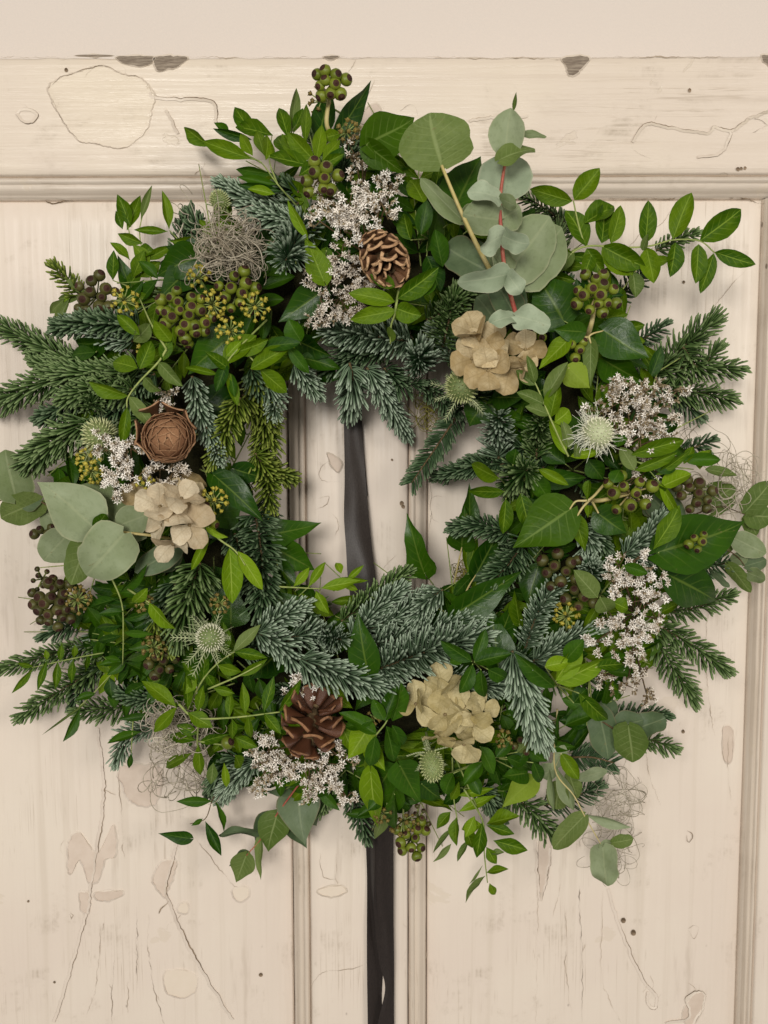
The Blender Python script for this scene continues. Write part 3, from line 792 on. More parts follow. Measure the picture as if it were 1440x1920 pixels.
def umbel(cx, cy, rad, n=26, fr=4.6, mat='umbel', off=0.024, label=None, aim=(0, 0), d=None):
    d = d if d is not None else surf(cx, cy) + off
    C = at(cx, cy, d); V = (CAM - C).normalized(); s = pxs(d)
    X = Vector((1, 0, 0)); Z = Vector((0, 0, 1))
    axis = (V + X * aim[0] + Z * aim[1]).normalized()
    hub = C - axis * rad * s * .55
    P, Fm = MB(), MB(); F3 = frame(axis)
    for i in range(n):
        t = (i + .5) / n; pol = R(82) * math.sqrt(t); a = i * 2.39996 + rng.uniform(-.2, .2)
        dv = F3 @ Vector((math.sin(pol) * math.cos(a), math.sin(pol) * math.sin(a), math.cos(pol)))
        p = hub + dv * rad * s * rng.uniform(.9, 1.08)
        P.tube([hub, p], 1.3 * PX, 1.0 * PX, 4)
        M = Matrix.Translation(p) @ frame(dv).to_4x4() @ Matrix.Scale(fr * s * rng.uniform(.8, 1.2), 4)
        Fm.lathe([(.05, -1.2), (.6, -.7), (1, 0), (.85, .5), (.35, .62), (.3, .95), (.02, 1.0)], M, 6)
        for k in range(5):
            q = k * 1.2566; e = M @ Vector((1.25 * math.cos(q), 1.25 * math.sin(q), .35)); c0 = M @ Vector((.7 * math.cos(q), .7 * math.sin(q), .3))
            Fm.tube([c0, e], 1.0 * PX, .5 * PX, 3)
    P.tube([hub - axis * .03, hub], 2.0 * PX, 1.8 * PX, 5)
    o = build('ivy_umbel', P, [G['stem']], WREATH, hub, label=label)
    build('florets', Fm, [G[mat]], o, hub, kind='stuff')
    return o

# ---- dried statice: spikes of tiny white stars
def statice(blobs, off=0.022, label=None, root=None, fd=1.3, white=.9, size=6.7):
    hx = sum(b[0] for b in blobs) / len(blobs); hy = sum(b[1] for b in blobs) / len(blobs)
    root = root or (hx, hy)
    R0 = at(*root, max(.012, surf(*root) + off - .045))
    P, Fm = MB(), MB()
    for bx, by, br in blobs:
        d = surf(bx, by) + off; C = at(bx, by, d); s = pxs(d); V = (CAM - C).normalized()
        P.tube(curve([R0, R0.lerp(C, .5) + V * .004, C - V * br * s * .35], 5), 1.8 * PX, 1.2 * PX, 5)
        ns = max(3, int(br * br / 135 * fd))
        for k in range(ns):
            a = rng.random() * 6.28; rr = math.sqrt(rng.random()) * br
            mid = C + (Vector((1, 0, 0)) * math.cos(a) + Vector((0, 0, 1)) * math.sin(a)) * rr * s + V * rng.uniform(-.3, .25) * br * s
            out = (mid - R0).normalized()
            ax = (out + Vector((rng.gauss(0, .4), rng.gauss(-.15, .25), rng.gauss(0, .4)))).normalized()
            ln = rng.uniform(16, 30) * s
            e0, e1 = mid - ax * ln * .5, mid + ax * ln * .5
            P.tube([C - V * br * s * .4, e0.lerp(C - V * br * s * .4, .3), e0, e1], 1.1 * PX, .8 * PX, 4)
            sdv = ax.cross(V).normalized()
            m = int(ln / (3.1 * s))
            for i in range(m):
                p = e0.lerp(e1, (i + .3) / m)
                out_d = (V * rng.uniform(.25, 1.0) + sdv * rng.choice((-1, 1)) * rng.uniform(.2, .9) + ax * rng.uniform(.2, .8)).normalized()
                fl = size * s * rng.uniform(.55, 1.2)
                c0 = p + out_d * fl * 1.15
                F = frame(out_d)
                Fm.lathe([(.08 * fl, -1.25 * fl), (.30 * fl, -.5 * fl), (.36 * fl, -.02 * fl)], Matrix.Translation(c0) @ F.to_4x4(), 4, [1, 1])
                if rng.random() > white: continue
                ph = rng.random() * 6; bud = rng.random() < .38; op = rng.uniform(1.3, 2.0) if bud else rng.uniform(.05, .85); wide = .42 if bud else 1.0
                v, f = [], []
                for q in range(5):
                    w = ph + q * 1.2566
                    def pp(rr, ww, z): return c0 + F @ Vector((rr * math.cos(ww), rr * math.sin(ww), z)) * fl
                    b = len(v)
                    v += [pp(.12, w, 0), pp(.52 * wide, w - .42, .20 * op), pp(rng.uniform(.95, 1.25) * wide, w + rng.uniform(-.18, .18), .55 * op + rng.uniform(-.1, .1)), pp(.52 * wide, w + .42, .20 * op), pp(.52 * wide, w, .10 * op - .08)]
                    f += [(b, b + 1, b + 4), (b + 1, b + 2, b + 4), (b + 2, b + 3, b + 4), (b + 3, b, b + 4)]
                Fm.add(v, f, 0)
    o = build('statice_sprig', P, [G['bark']], WREATH, R0, label=label)
    build('flowers', Fm, [G['white'], G['calyx']], o, R0, smooth=False, kind='stuff')
    return o

# ---- curly grey moss
def moss(cx, cy, rx, ry, n=80, off=0.03, mat='straw', rr=1.15, label=None, d=None, curlz=1.0, drift=(0, 0), long_=1.0):
    d = d if d is not None else surf(cx, cy) + off
    s = pxs(d); P = MB(); C = at(cx, cy, d)
    for i in range(n):
        a = rng.random() * 6.28; q = math.sqrt(rng.random())
        p = at(cx + rx * q * math.cos(a), cy + ry * q * math.sin(a), max(.008, d + rng.uniform(-.02, .012)))
        h = Vector((rng.gauss(0, 1), rng.gauss(0, .6), rng.gauss(0, 1))).normalized()
        axis = Vector((rng.gauss(0, .5), rng.gauss(-1, .5), rng.gauss(0, .5))).normalized() * rng.choice((-1, 1))
        kk = rng.uniform(-.05, .20) * curlz; pts = [p]
        for j in range(int(rng.randrange(14, 26) * long_)):
            kk += rng.gauss(0, .06); h = (Quaternion(axis, kk) @ h + Vector((rng.gauss(0, .06) + drift[0], rng.gauss(0, .05), rng.gauss(0, .06) - drift[1]))).normalized()
            back = C - pts[-1]; lim = max(rx, ry) * s
            if back.length > lim and drift == (0, 0): h = (h + back.normalized() * .35).normalized()
            nx = pts[-1] + h * 6.5 * s
            if nx.y > -0.004: nx.y = -0.004
            pts.append(nx)
        P.tube(pts, rr * PX * rng.uniform(.7, 1.3), rr * PX * .5, 3)
    return build('moss_tuft', P, [G[mat]], WREATH, C, kind='stuff', label=label)

# ---- pine cones
def cone_scale(mats, long_=1.0, thick=.20, tipw=.5):
    """one woody scale: narrow foot, broad rounded end with a thick paler rim"""
    mb = MB(); v, f, m = [], [], []
    st = [(0, .16, .05), (.3, .28, .06), (.58, .42, .08), (.78, tipw, .11), (.89, tipw * .92, thick), (.96, tipw * .70, thick * .95), (1.0, tipw * .34, thick * .7)]
    nc = 5
    for x, w, t in st:
        for j in range(nc):
            q = j / (nc - 1) * 2 - 1
            v.append((x * long_ - .06 * q * q * x, q * w, .16 * x * x - .22 * q * q * w))
    for x, w, t in st:
        for j in range(nc):
            q = j / (nc - 1) * 2 - 1
            v.append((x * long_ - .06 * q * q * x - .02, q * w * .92, .16 * x * x - .22 * q * q * w - t))
    k = nc * len(st)
    for i in range(len(st) - 1):
        for j in range(nc - 1):
            a = i * nc + j
            f.append((a, a + nc, a + nc + 1, a + 1)); m.append(1 if i >= 4 else 0)
            f.append((k + a, k + a + 1, k + a + nc + 1, k + a + nc)); m.append(2)
        f.append((i * nc, k + i * nc, k + (i + 1) * nc, (i + 1) * nc)); m.append(1 if i >= 4 else 0)
        f.append((i * nc + nc - 1, (i + 1) * nc + nc - 1, k + (i + 1) * nc + nc - 1, k + i * nc + nc - 1)); m.append(1 if i >= 4 else 0)
    e = (len(st) - 1) * nc
    for j in range(nc - 1): f.append((e + j, k + e + j, k + e + j + 1, e + j + 1)); m.append(1)
    mb.v, mb.f, mb.m = v, f, m
    return mb.mesh('scale', mats)

def pine_cone(cx, cy, rad, axis, n, mats, opening, off=0.03, height=1.5, label=None, slen=.62, swid=.36, tipw=.5, core='bark', thick=.20):
    d = surf(cx, cy) + off; C = at(cx, cy, d); s = pxs(d); r0 = rad * s
    ax = Vector(axis).normalized(); F = frame(ax)
    H = height * r0; base = C - ax * H * .5
    P = MB()
    P.lathe([(.02 * r0, -.05 * H), (.26 * r0, .02 * H), (.30 * r0, .3 * H), (.22 * r0, .7 * H), (.05 * r0, .98 * H), (.002, H)], Matrix.Translation(base) @ F.to_4x4(), 10)
    o = build('pine_cone', P, [G[core]], WREATH, base, label=label)
    me = cone_scale(mats, tipw=tipw, thick=thick)
    for i in range(n):
        t = (i + .5) / n; a = i * 2.39996
        z = t ** .9 * H * .97
        prof = math.sin(math.pi * min(1, .18 + .80 * (1 - t) ** .8)) ** .7
        rr = r0 * slen * (.30 + .95 * prof) * (1.0 if t < .9 else .8)
        pol = R(opening[0] + (opening[1] - opening[0]) * t) + rng.gauss(0, .05)        # angle from the axis
        rdir = F @ Vector((math.cos(a), math.sin(a), 0))
        X = (rdir * math.sin(pol) + ax * math.cos(pol) + Vector((rng.gauss(0, .07), rng.gauss(0, .07), rng.gauss(0, .07)))).normalized()
        Y = ax.cross(rdir).normalized(); Y = (Y - X * Y.dot(X) + X.cross(Y) * rng.gauss(0, .12)).normalized(); Y = (Y - X * Y.dot(X)).normalized(); Zv = X.cross(Y)
        p = base + ax * z + rdir * r0 * .12
        wv = rr * (swid / .36) * rng.uniform(.85, 1.1) * (.75 if t > .8 else 1)
        M = Matrix(((X.x * rr, Y.x * wv, Zv.x * rr, p.x), (X.y * rr, Y.y * wv, Zv.y * rr, p.y), (X.z * rr, Y.z * wv, Zv.z * rr, p.z), (0, 0, 0, 1)))
        link('scale', me, o, M)
    return o

def rose_cone(cx, cy, rad, axis, mats, off=0.032, label=None):
    """a cedar rose: closed rounded bud of overlapping scales sitting in a ring of open ones"""
    d = surf(cx, cy) + off; C = at(cx, cy, d); s = pxs(d); r0 = rad * s
    ax = Vector(axis).normalized(); F = frame(ax)
    D = C + Vector((.14, 0, -.12)) * r0
    rd_, hd_ = .74 * r0, .78 * r0
    P = MB()
    P.lathe([(.02 * r0, -.5 * r0), (.5 * r0, -.35 * r0), (rd_ * .94, -.05 * r0), (rd_ * .92, .16 * r0), (rd_ * .74, hd_ * .58), (rd_ * .42, hd_ * .84), (.002, hd_ * .95)], Matrix.Translation(D) @ F.to_4x4(), 18)
    o = build('pine_cone', P, [mats[0]], WREATH, C, label=label)
    me = cone_scale([mats[0], mats[1], mats[0]], thick=.05, tipw=.56)
    def put(p, X, nrm, L_, W_, m, tk=1.0):
        X = X.normalized(); Y = nrm.cross(X).normalized(); Z = X.cross(Y)
        M = Matrix(((X.x * L_, Y.x * W_, Z.x * L_ * tk, p.x), (X.y * L_, Y.y * W_, Z.y * L_ * tk, p.y), (X.z * L_, Y.z * W_, Z.z * L_ * tk, p.z), (0, 0, 0, 1)))
        link('scale', m, o, M)
    N = 46
    for i in range(N):
        t = (i + .5) / N; a = i * 2.39996 + rng.gauss(0, .10)
        rdir = F @ Vector((math.cos(a), math.sin(a), 0))
        th = R(100) * math.sqrt(1 - t) + R(12)           # foot of the scale; its end lies nearer the tip of the bud
        p = D + rdir * rd_ * math.sin(th) * .97 + ax * hd_ * math.cos(th) * .97
        tang = (ax * math.sin(th) * .9 - rdir * math.cos(th)).normalized(); nrm = (ax * math.cos(th) + rdir * math.sin(th)).normalized()
        put(p, tang + nrm * rng.uniform(-.10, .0), nrm, r0 * (.26 + .22 * math.sin(th)) * rng.uniform(.9, 1.1), r0 * (.18 + .46 * math.sin(th)) * rng.uniform(.85, 1.15), me, .55)
    mo = cone_scale([mats[2], mats[1], mats[0]], thick=.06, tipw=.56)
    for i in range(7):
        a = i * 2 * math.pi / 7 + rng.gauss(0, .12)
        rdir = F @ Vector((math.cos(a), math.sin(a), 0))
        fl = rng.uniform(.30, .62)
        put(C + rdir * r0 * .56 - ax * r0 * .40, rdir * fl + ax * .80, ax * .5 - rdir * .8, r0 * rng.uniform(.78, 1.0), r0 * rng.uniform(.62, .84), mo)
    return o

# ---- dried hydrangea
def hydrangea(florets, mat='hyd', off=0.03, label=None, hub=None):
    """florets: (x, y, petal length in pixels, lean x, lean y)"""
    hx = sum(f[0] for f in florets) / len(florets); hy = sum(f[1] for f in florets) / len(florets)
    d0 = surf(hx, hy) + off; H = at(hx, hy, max(.02, d0 - .05)); P = MB(); jobs = []
    for fi, (x, y, L, lx, ly) in enumerate(florets):
        if fi % 4 == 3: continue
        rr = math.hypot(x - hx, y - hy)
        d = d0 + .008 - rr * PX * .35 + rng.uniform(-.004, .004)
        c = at(x, y, d); V = (CAM - c).normalized()
        nrm = (V + Vector((1, 0, 0)) * (lx * 1.1 + rng.gauss(0, .38)) + Vector((0, 0, -1)) * (ly * 1.1 + rng.gauss(0, .38))).normalized()
        P.tube(curve([H, H.lerp(c, .6) + V * .002, c - nrm * .001], 5), 1.4 * PX, 1.0 * PX, 4)
        P.lathe([(.0003, -.0008), (.0012, 0), (.0010, .0010), (.0001, .0014)], Matrix.Translation(c) @ frame(nrm).to_4x4(), 6)
        jobs.append((c, nrm, L * 1.30 * pxs(d)))
    o = build('hydrangea_head', P, [G['hydstem']], WREATH, H, label=label)
    for c, nrm, L in jobs:
        F = frame(nrm); ph = rng.random() * 6.28
        for k in range(4):
            a = ph + k * math.pi / 2 + rng.gauss(0, .18)
            rd = F @ Vector((math.cos(a), math.sin(a), 0))
            X = (rd * math.cos(.35) + nrm * math.sin(rng.uniform(-.35, 1.15))).normalized()
            Y = nrm.cross(rd).normalized(); Y = (Y + nrm * rng.gauss(0, .25)).normalized(); Zv = X.cross(Y).normalized(); Y = Zv.cross(X)
            l, w = L * rng.uniform(.85, 1.15), L * rng.uniform(.85, 1.2)
            p = c + rd * L * .02
            M = Matrix(((X.x * l, Y.x * w, Zv.x * l, p.x), (X.y * l, Y.y * w, Zv.y * l, p.y), (X.z * l, Y.z * w, Zv.z * l, p.z), (0, 0, 0, 1)))
            link('petal', leaf_mesh('petal', rng.randrange(8), mat, 'petal'), o, M)
    return o

# ---- thistle-like heads
def thistle(cx, cy, rad, hgt, axis, off=0.03, fluff=0, bracts=12, blen=45, mats=('thg', 'ths', 'thb'), label=None, n=150, spike=.26, d=None):
    d = d if d is not None else surf(cx, cy) + off
    C = at(cx, cy, d); s = pxs(d); ax = Vector(axis).normalized(); F = frame(ax)
    r0, h0 = rad * s, hgt * s
    P, S_, B_ = MB(), MB(), MB()
    prof = [(r0 * math.sin(math.pi * k / 9) ** .85 + 1e-5, -h0 * math.cos(math.pi * k / 9)) for k in range(10)]
    P.lathe(prof, Matrix.Translation(C) @ F.to_4x4(), 14)
    P.tube([C - ax * h0 * 2.2, C - ax * h0 * .9], 2.2 * PX, 2.6 * PX, 6)
    for i in range(n):
        z = 1 - 1.78 * (i + .5) / n; a = i * 2.39996; q = math.sqrt(max(0, 1 - z * z))
        nr = (F @ Vector((q * math.cos(a) / r0, q * math.sin(a) / r0, z / h0))).normalized()
        p = C + F @ Vector((q ** .85 * r0 * math.cos(a), q ** .85 * r0 * math.sin(a), z * h0))
        dv = (nr + ax * .35).normalized()
        ln = r0 * spike * rng.uniform(.8, 1.2)
        S_.tube([p - nr * r0 * .03, p + dv * ln * .45, p + dv * ln], r0 * .075, r0 * .012, 5)
    for i in range(bracts):
        a = i * 6.283 / bracts + rng.gauss(0, .34)
        rd = F @ Vector((math.cos(a), math.sin(a), 0))
        b0 = C - ax * h0 * .85; ln = blen * s * rng.uniform(.45, 1.15)
        dv = (rd * rng.uniform(.75, 1) + ax * rng.uniform(-.45, .7)).normalized()
        pts = curve([b0, b0 + dv * ln * .5 + ax * ln * .05, b0 + dv * ln + ax * ln * rng.uniform(-.05, .25)], 5)
        B_.tube(pts, 1.9 * PX, .5 * PX, 4)
        for k in range(2, len(pts) - 1):
            for sg in (-1, 1):
                tg = (pts[k + 1] - pts[k]).normalized(); sv = tg.cross(ax).normalized() * sg
                B_.tube([pts[k], pts[k] + (tg * .8 + sv * .7).normalized() * ln * .16], .8 * PX, .3 * PX, 3)
    for i in range(fluff):
        a = rng.random() * 6.28; z = rng.uniform(-.95, .35); q = math.sqrt(1 - z * z)
        p = C + F @ Vector((q * r0 * math.cos(a), q * r0 * math.sin(a), z * h0))
        dv = ((p - C).normalized() + Vector((rng.gauss(0, .35), rng.gauss(0, .35), rng.gauss(0, .35)))).normalized()
        ln = r0 * rng.uniform(.4, 1.3)
        B_.tube(curve([p, p + dv * ln * .5, p + dv * ln + Vector((rng.gauss(0, .2), 0, rng.gauss(0, .2))) * ln], 3), .65 * PX, .3 * PX, 3)
    o = build('thistle_head', P, [G[mats[0]]], WREATH, C, label=label)
    build('spikes', S_, [G[mats[1]]], o, C, kind='stuff')
    if B_.v: build('bracts', B_, [G[mats[2]]], o, C, kind='stuff')
    return o

G['hyd'] = leaf_mat('dried hydrangea petal', (0.430, 0.310, 0.145), (0.800, 0.670, 0.430), (0.27, 0.18, 0.075), 0.65, veins=0.30, ribs=0.28, spec=0.2, back=(0.46, 0.36, 0.21), transl=0.32, edge=(0.36, 0.24, 0.12))
G['hydp'] = leaf_mat('pale dried hydrangea petal', (0.520, 0.405, 0.255), (0.780, 0.680, 0.500), (0.40, 0.29, 0.15), 0.65, veins=0.30, ribs=0.28, spec=0.2, back=(0.55, 0.45, 0.30), transl=0.32, edge=(0.42, 0.30, 0.17))
G['hydo'] = leaf_mat('olive dried hydrangea petal', (0.440, 0.355, 0.155), (0.740, 0.640, 0.380), (0.28, 0.22, 0.08), 0.65, veins=0.30, ribs=0.28, spec=0.2, back=(0.47, 0.40, 0.21), transl=0.32, edge=(0.36, 0.27, 0.12))
G['hydstem'] = plain_mat('dry stalk', (0.16, 0.11, 0.05), (0.26, 0.19, 0.09), 300)
G['thg'] = plain_mat('thistle head', (0.110, 0.150, 0.045), (0.190, 0.230, 0.080), 400)
G['ths'] = plain_mat('thistle spike', (0.330, 0.370, 0.140), (0.560, 0.570, 0.300), 500, 0.5)
G['thb'] = plain_mat('thistle bract', (0.190, 0.240, 0.110), (0.400, 0.430, 0.240), 300, 0.6)
G['thgp'] = plain_mat('pale thistle head', (0.330, 0.360, 0.200), (0.420, 0.450, 0.270), 400)
G['thsp'] = plain_mat('pale thistle spike', (0.560, 0.560, 0.370), (0.720, 0.700, 0.520), 500, 0.5)
G['thbp'] = plain_mat('pale thistle fluff', (0.640, 0.640, 0.500), (0.780, 0.760, 0.640), 300, 0.7)
G['c0'] = plain_mat('cone scale', (0.075, 0.034, 0.014), (0.160, 0.075, 0.034), 250, 0.55, 0.35, 0.4)
G['c1'] = plain_mat('cone scale end', (0.300, 0.160, 0.075), (0.560, 0.350, 0.185), 420, 0.5, 0.4, 0.4)
G['c2'] = plain_mat('cone scale under side', (0.060, 0.026, 0.012), (0.130, 0.060, 0.026), 250, 0.6, 0.3, 0.4)
G['c3'] = plain_mat('red brown cone scale', (0.050, 0.018, 0.008), (0.115, 0.042, 0.018), 250, 0.45, 0.4, 0.4)
G['c4'] = plain_mat('red brown cone scale end', (0.130, 0.054, 0.022), (0.330, 0.165, 0.075), 420, 0.5, 0.4, 0.4)
G['r0'] = plain_mat('cedar rose scale', (0.270, 0.125, 0.058), (0.460, 0.245, 0.125), 500, 0.65, 0.3, 0.8, 0, 0.0008)
G['r1'] = plain_mat('cedar rose scale end', (0.400, 0.215, 0.110), (0.580, 0.340, 0.185), 500, 0.65, 0.3, 0.8, 0, 0.0008)

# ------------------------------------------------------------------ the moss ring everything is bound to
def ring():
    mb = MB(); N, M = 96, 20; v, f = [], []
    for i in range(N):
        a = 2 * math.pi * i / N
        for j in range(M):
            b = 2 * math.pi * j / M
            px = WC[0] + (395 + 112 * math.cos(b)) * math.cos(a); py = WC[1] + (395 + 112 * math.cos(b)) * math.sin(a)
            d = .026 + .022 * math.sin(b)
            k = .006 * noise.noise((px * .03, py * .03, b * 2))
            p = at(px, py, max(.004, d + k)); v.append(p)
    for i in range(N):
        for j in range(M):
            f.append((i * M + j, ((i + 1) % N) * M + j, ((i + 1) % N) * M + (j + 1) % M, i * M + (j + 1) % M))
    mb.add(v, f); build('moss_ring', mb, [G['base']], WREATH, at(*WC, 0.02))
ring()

# ------------------------------------------------------------------ ribbon the wreath hangs by
def ribbon(name, rows, mat, parent, thick=0.0006):
    """rows: (left x, right x, y, left d, right d)"""
    mb = MB(); v, f = [], []
    L = curve([at(r[0], r[2], r[3]) for r in rows], 6); Rr = curve([at(r[1], r[2], r[4]) for r in rows], 6); k = 7
    for a, b in zip(L, Rr):
        for j in range(k):
            q = j / (k - 1); c_ = a.lerp(b, q)
            c_.y += .0022 * math.sin(math.pi * q * 1.3 + a.z * 22) + .0012 * noise.noise((q * 1.6, a.z * 30, 2))
            v.append(c_)
    for i in range(len(L) - 1):
        for j in range(k - 1):
            f.append((i * k + j, i * k + j + 1, (i + 1) * k + j + 1, (i + 1) * k + j))
    n = len(v); ft = Vector((0, thick, 0))
    v2 = [p + ft for p in v]
    f2 = [tuple(n + i for i in q[::-1]) for q in f]
    mb.add(v + v2, f + f2)
    return build(name, mb, [mat], parent, L[0])
rm = NT('dark satin ribbon')
ro = rm.new('ShaderNodeTexCoord').outputs['Object']
weave = rm.noise(rm.mapping(ro, (2600, 2600, 900)), 1.0, 2, 0.6)
lw = rm.new('ShaderNodeLayerWeight'); lw.inputs[0].default_value = .35
rm.set(Base_Color=rm.mix(rm.ramp(weave, .3, .7), (0.026, 0.020, 0.017), (0.050, 0.040, 0.035)), Roughness=0.42, Specular_IOR_Level=0.3, Sheen_Weight=0.15, Sheen_Roughness=0.4)
rm.bump(weave, .4, .0004)
rm2 = NT('dark satin ribbon, dull side')  # same ribbon, darkened: the shade on the tails put into the colour
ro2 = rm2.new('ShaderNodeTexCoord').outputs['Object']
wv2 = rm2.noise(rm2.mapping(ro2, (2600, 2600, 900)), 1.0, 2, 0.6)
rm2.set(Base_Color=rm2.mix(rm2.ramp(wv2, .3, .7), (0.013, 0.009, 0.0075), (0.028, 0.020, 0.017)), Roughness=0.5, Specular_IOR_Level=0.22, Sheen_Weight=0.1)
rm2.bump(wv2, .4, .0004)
RB = link('ribbon', None, mw=Matrix.Translation(at(680, 700, 0.016)), cat='ribbon',
          label='dark brown satin ribbon behind the wreath, its two tails hanging down the door')
ribbon('hanging_loop', [(622, 662, 560, .03, .03), (634, 668, 660, .026, .026), (643, 677, 760, .024, .021), (645, 681, 830, .023, .018), (646, 686, 900, .019, .018), (645, 692, 970, .017, .020),
        (649, 698, 1030, .018, .022), (652, 704, 1080, .022, .026), (660, 706, 1140, .03, .032)], rm.mat, RB)
ribbon('hanging_loop', [(640, 664, 560, .02, .02), (652, 676, 680, .017, .017), (664, 679, 790, .0155, .0155), (668, 684, 860, .0145, .0145), (674, 690, 930, .0135, .0135)], rm.mat, RB)
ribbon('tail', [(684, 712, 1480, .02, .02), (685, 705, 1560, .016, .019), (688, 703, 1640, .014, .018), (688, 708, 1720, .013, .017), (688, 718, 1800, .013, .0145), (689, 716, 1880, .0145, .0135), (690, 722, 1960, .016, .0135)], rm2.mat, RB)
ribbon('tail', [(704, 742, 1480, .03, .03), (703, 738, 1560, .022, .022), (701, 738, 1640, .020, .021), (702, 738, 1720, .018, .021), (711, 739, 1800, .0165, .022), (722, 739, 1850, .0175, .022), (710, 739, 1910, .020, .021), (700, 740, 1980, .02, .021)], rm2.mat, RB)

# ------------------------------------------------------------------ undergrowth: fir and leaves bound in low
def polar(a, r): return WC[0] + r * math.cos(a), WC[1] + r * math.sin(a) * 1.03
for i in range(62):
    a = i / 62 * 2 * math.pi + rng.uniform(-.04, .04)
    r = rng.uniform(250, 520); x, y = polar(a, r)
    t = a + rng.uniform(-1.2, 1.2); ln = rng.uniform(95, 150); sg = 1 if r > 380 else -1
    x2, y2 = x + sg * ln * math.cos(t), y + sg * ln * math.sin(t)
    if math.hypot(x2 - WC[0], y2 - WC[1]) < 232: continue
    fir([(x, y), (x2, y2)], L=26, nm=rng.choice(['ndark', 'ndark', 'ngreen']), off=rng.uniform(-.034, -.020), dens=.75)
for i in range(235):
    a = i / 165 * 2 * math.pi + rng.uniform(-.04, .04)
    if i >= 165: a = R(15) + (i - 165) / 70 * R(150)
    r = rng.uniform(265, 560) if i < 165 else rng.uniform(430, 580); x, y = polar(a, r)
    t = a + rng.uniform(-1.6, 1.6) + (0 if r > 360 else math.pi); n = rng.randrange(4, 7); ln = 26
    lv, hx, hy = [], x, y
    for k in range(n):
        hx += ln * math.cos(t); hy += ln * math.sin(t); t += rng.uniform(-.15, .15)
        for sg in ((-1, 1) if k < n - 1 else (0,)):
            w = t + sg * rng.uniform(.6, 1.1); l = rng.uniform(48, 72)
            tx, ty = hx + l * math.cos(w), hy + l * math.sin(w)
            if 245 < math.hypot(tx - WC[0], (ty - WC[1]) / 1.03) < (590 if i < 165 else 628): lv.append((hx, hy, tx, ty, rng.uniform(19, 27)))
    if not lv: continue
    sprig('leafy_sprig', lv, kind=rng.choice(['lance', 'ellip']), mat=rng.choice(['pist', 'pist', 'dark', 'dark']), off=rng.uniform(-.022, -.006),
          stems=[[(x, y, -.01), ((x + hx) / 2, (y + hy) / 2), (hx, hy)]], jit=.014)
for i in range(30):
    a = i / 30 * 2 * math.pi + rng.uniform(-.1, .1); r = rng.uniform(270, 500); x, y = polar(a, r)
    t = rng.random() * 6.28; l = rng.uniform(75, 115)
    tx, ty = x + l * math.cos(t), y + l * math.sin(t)
    if not 240 < math.hypot(tx - WC[0], (ty - WC[1]) / 1.03) < 580: continue
    sprig('ivy_sprig', [(x, y, tx, ty, rng.uniform(60, 85))], kind=rng.choice(['ivy', 'lobe']), mat='ivy', off=rng.uniform(-.020, -.006), hub=(x - 30 * math.cos(t), y - 30 * math.sin(t)), jit=.015)

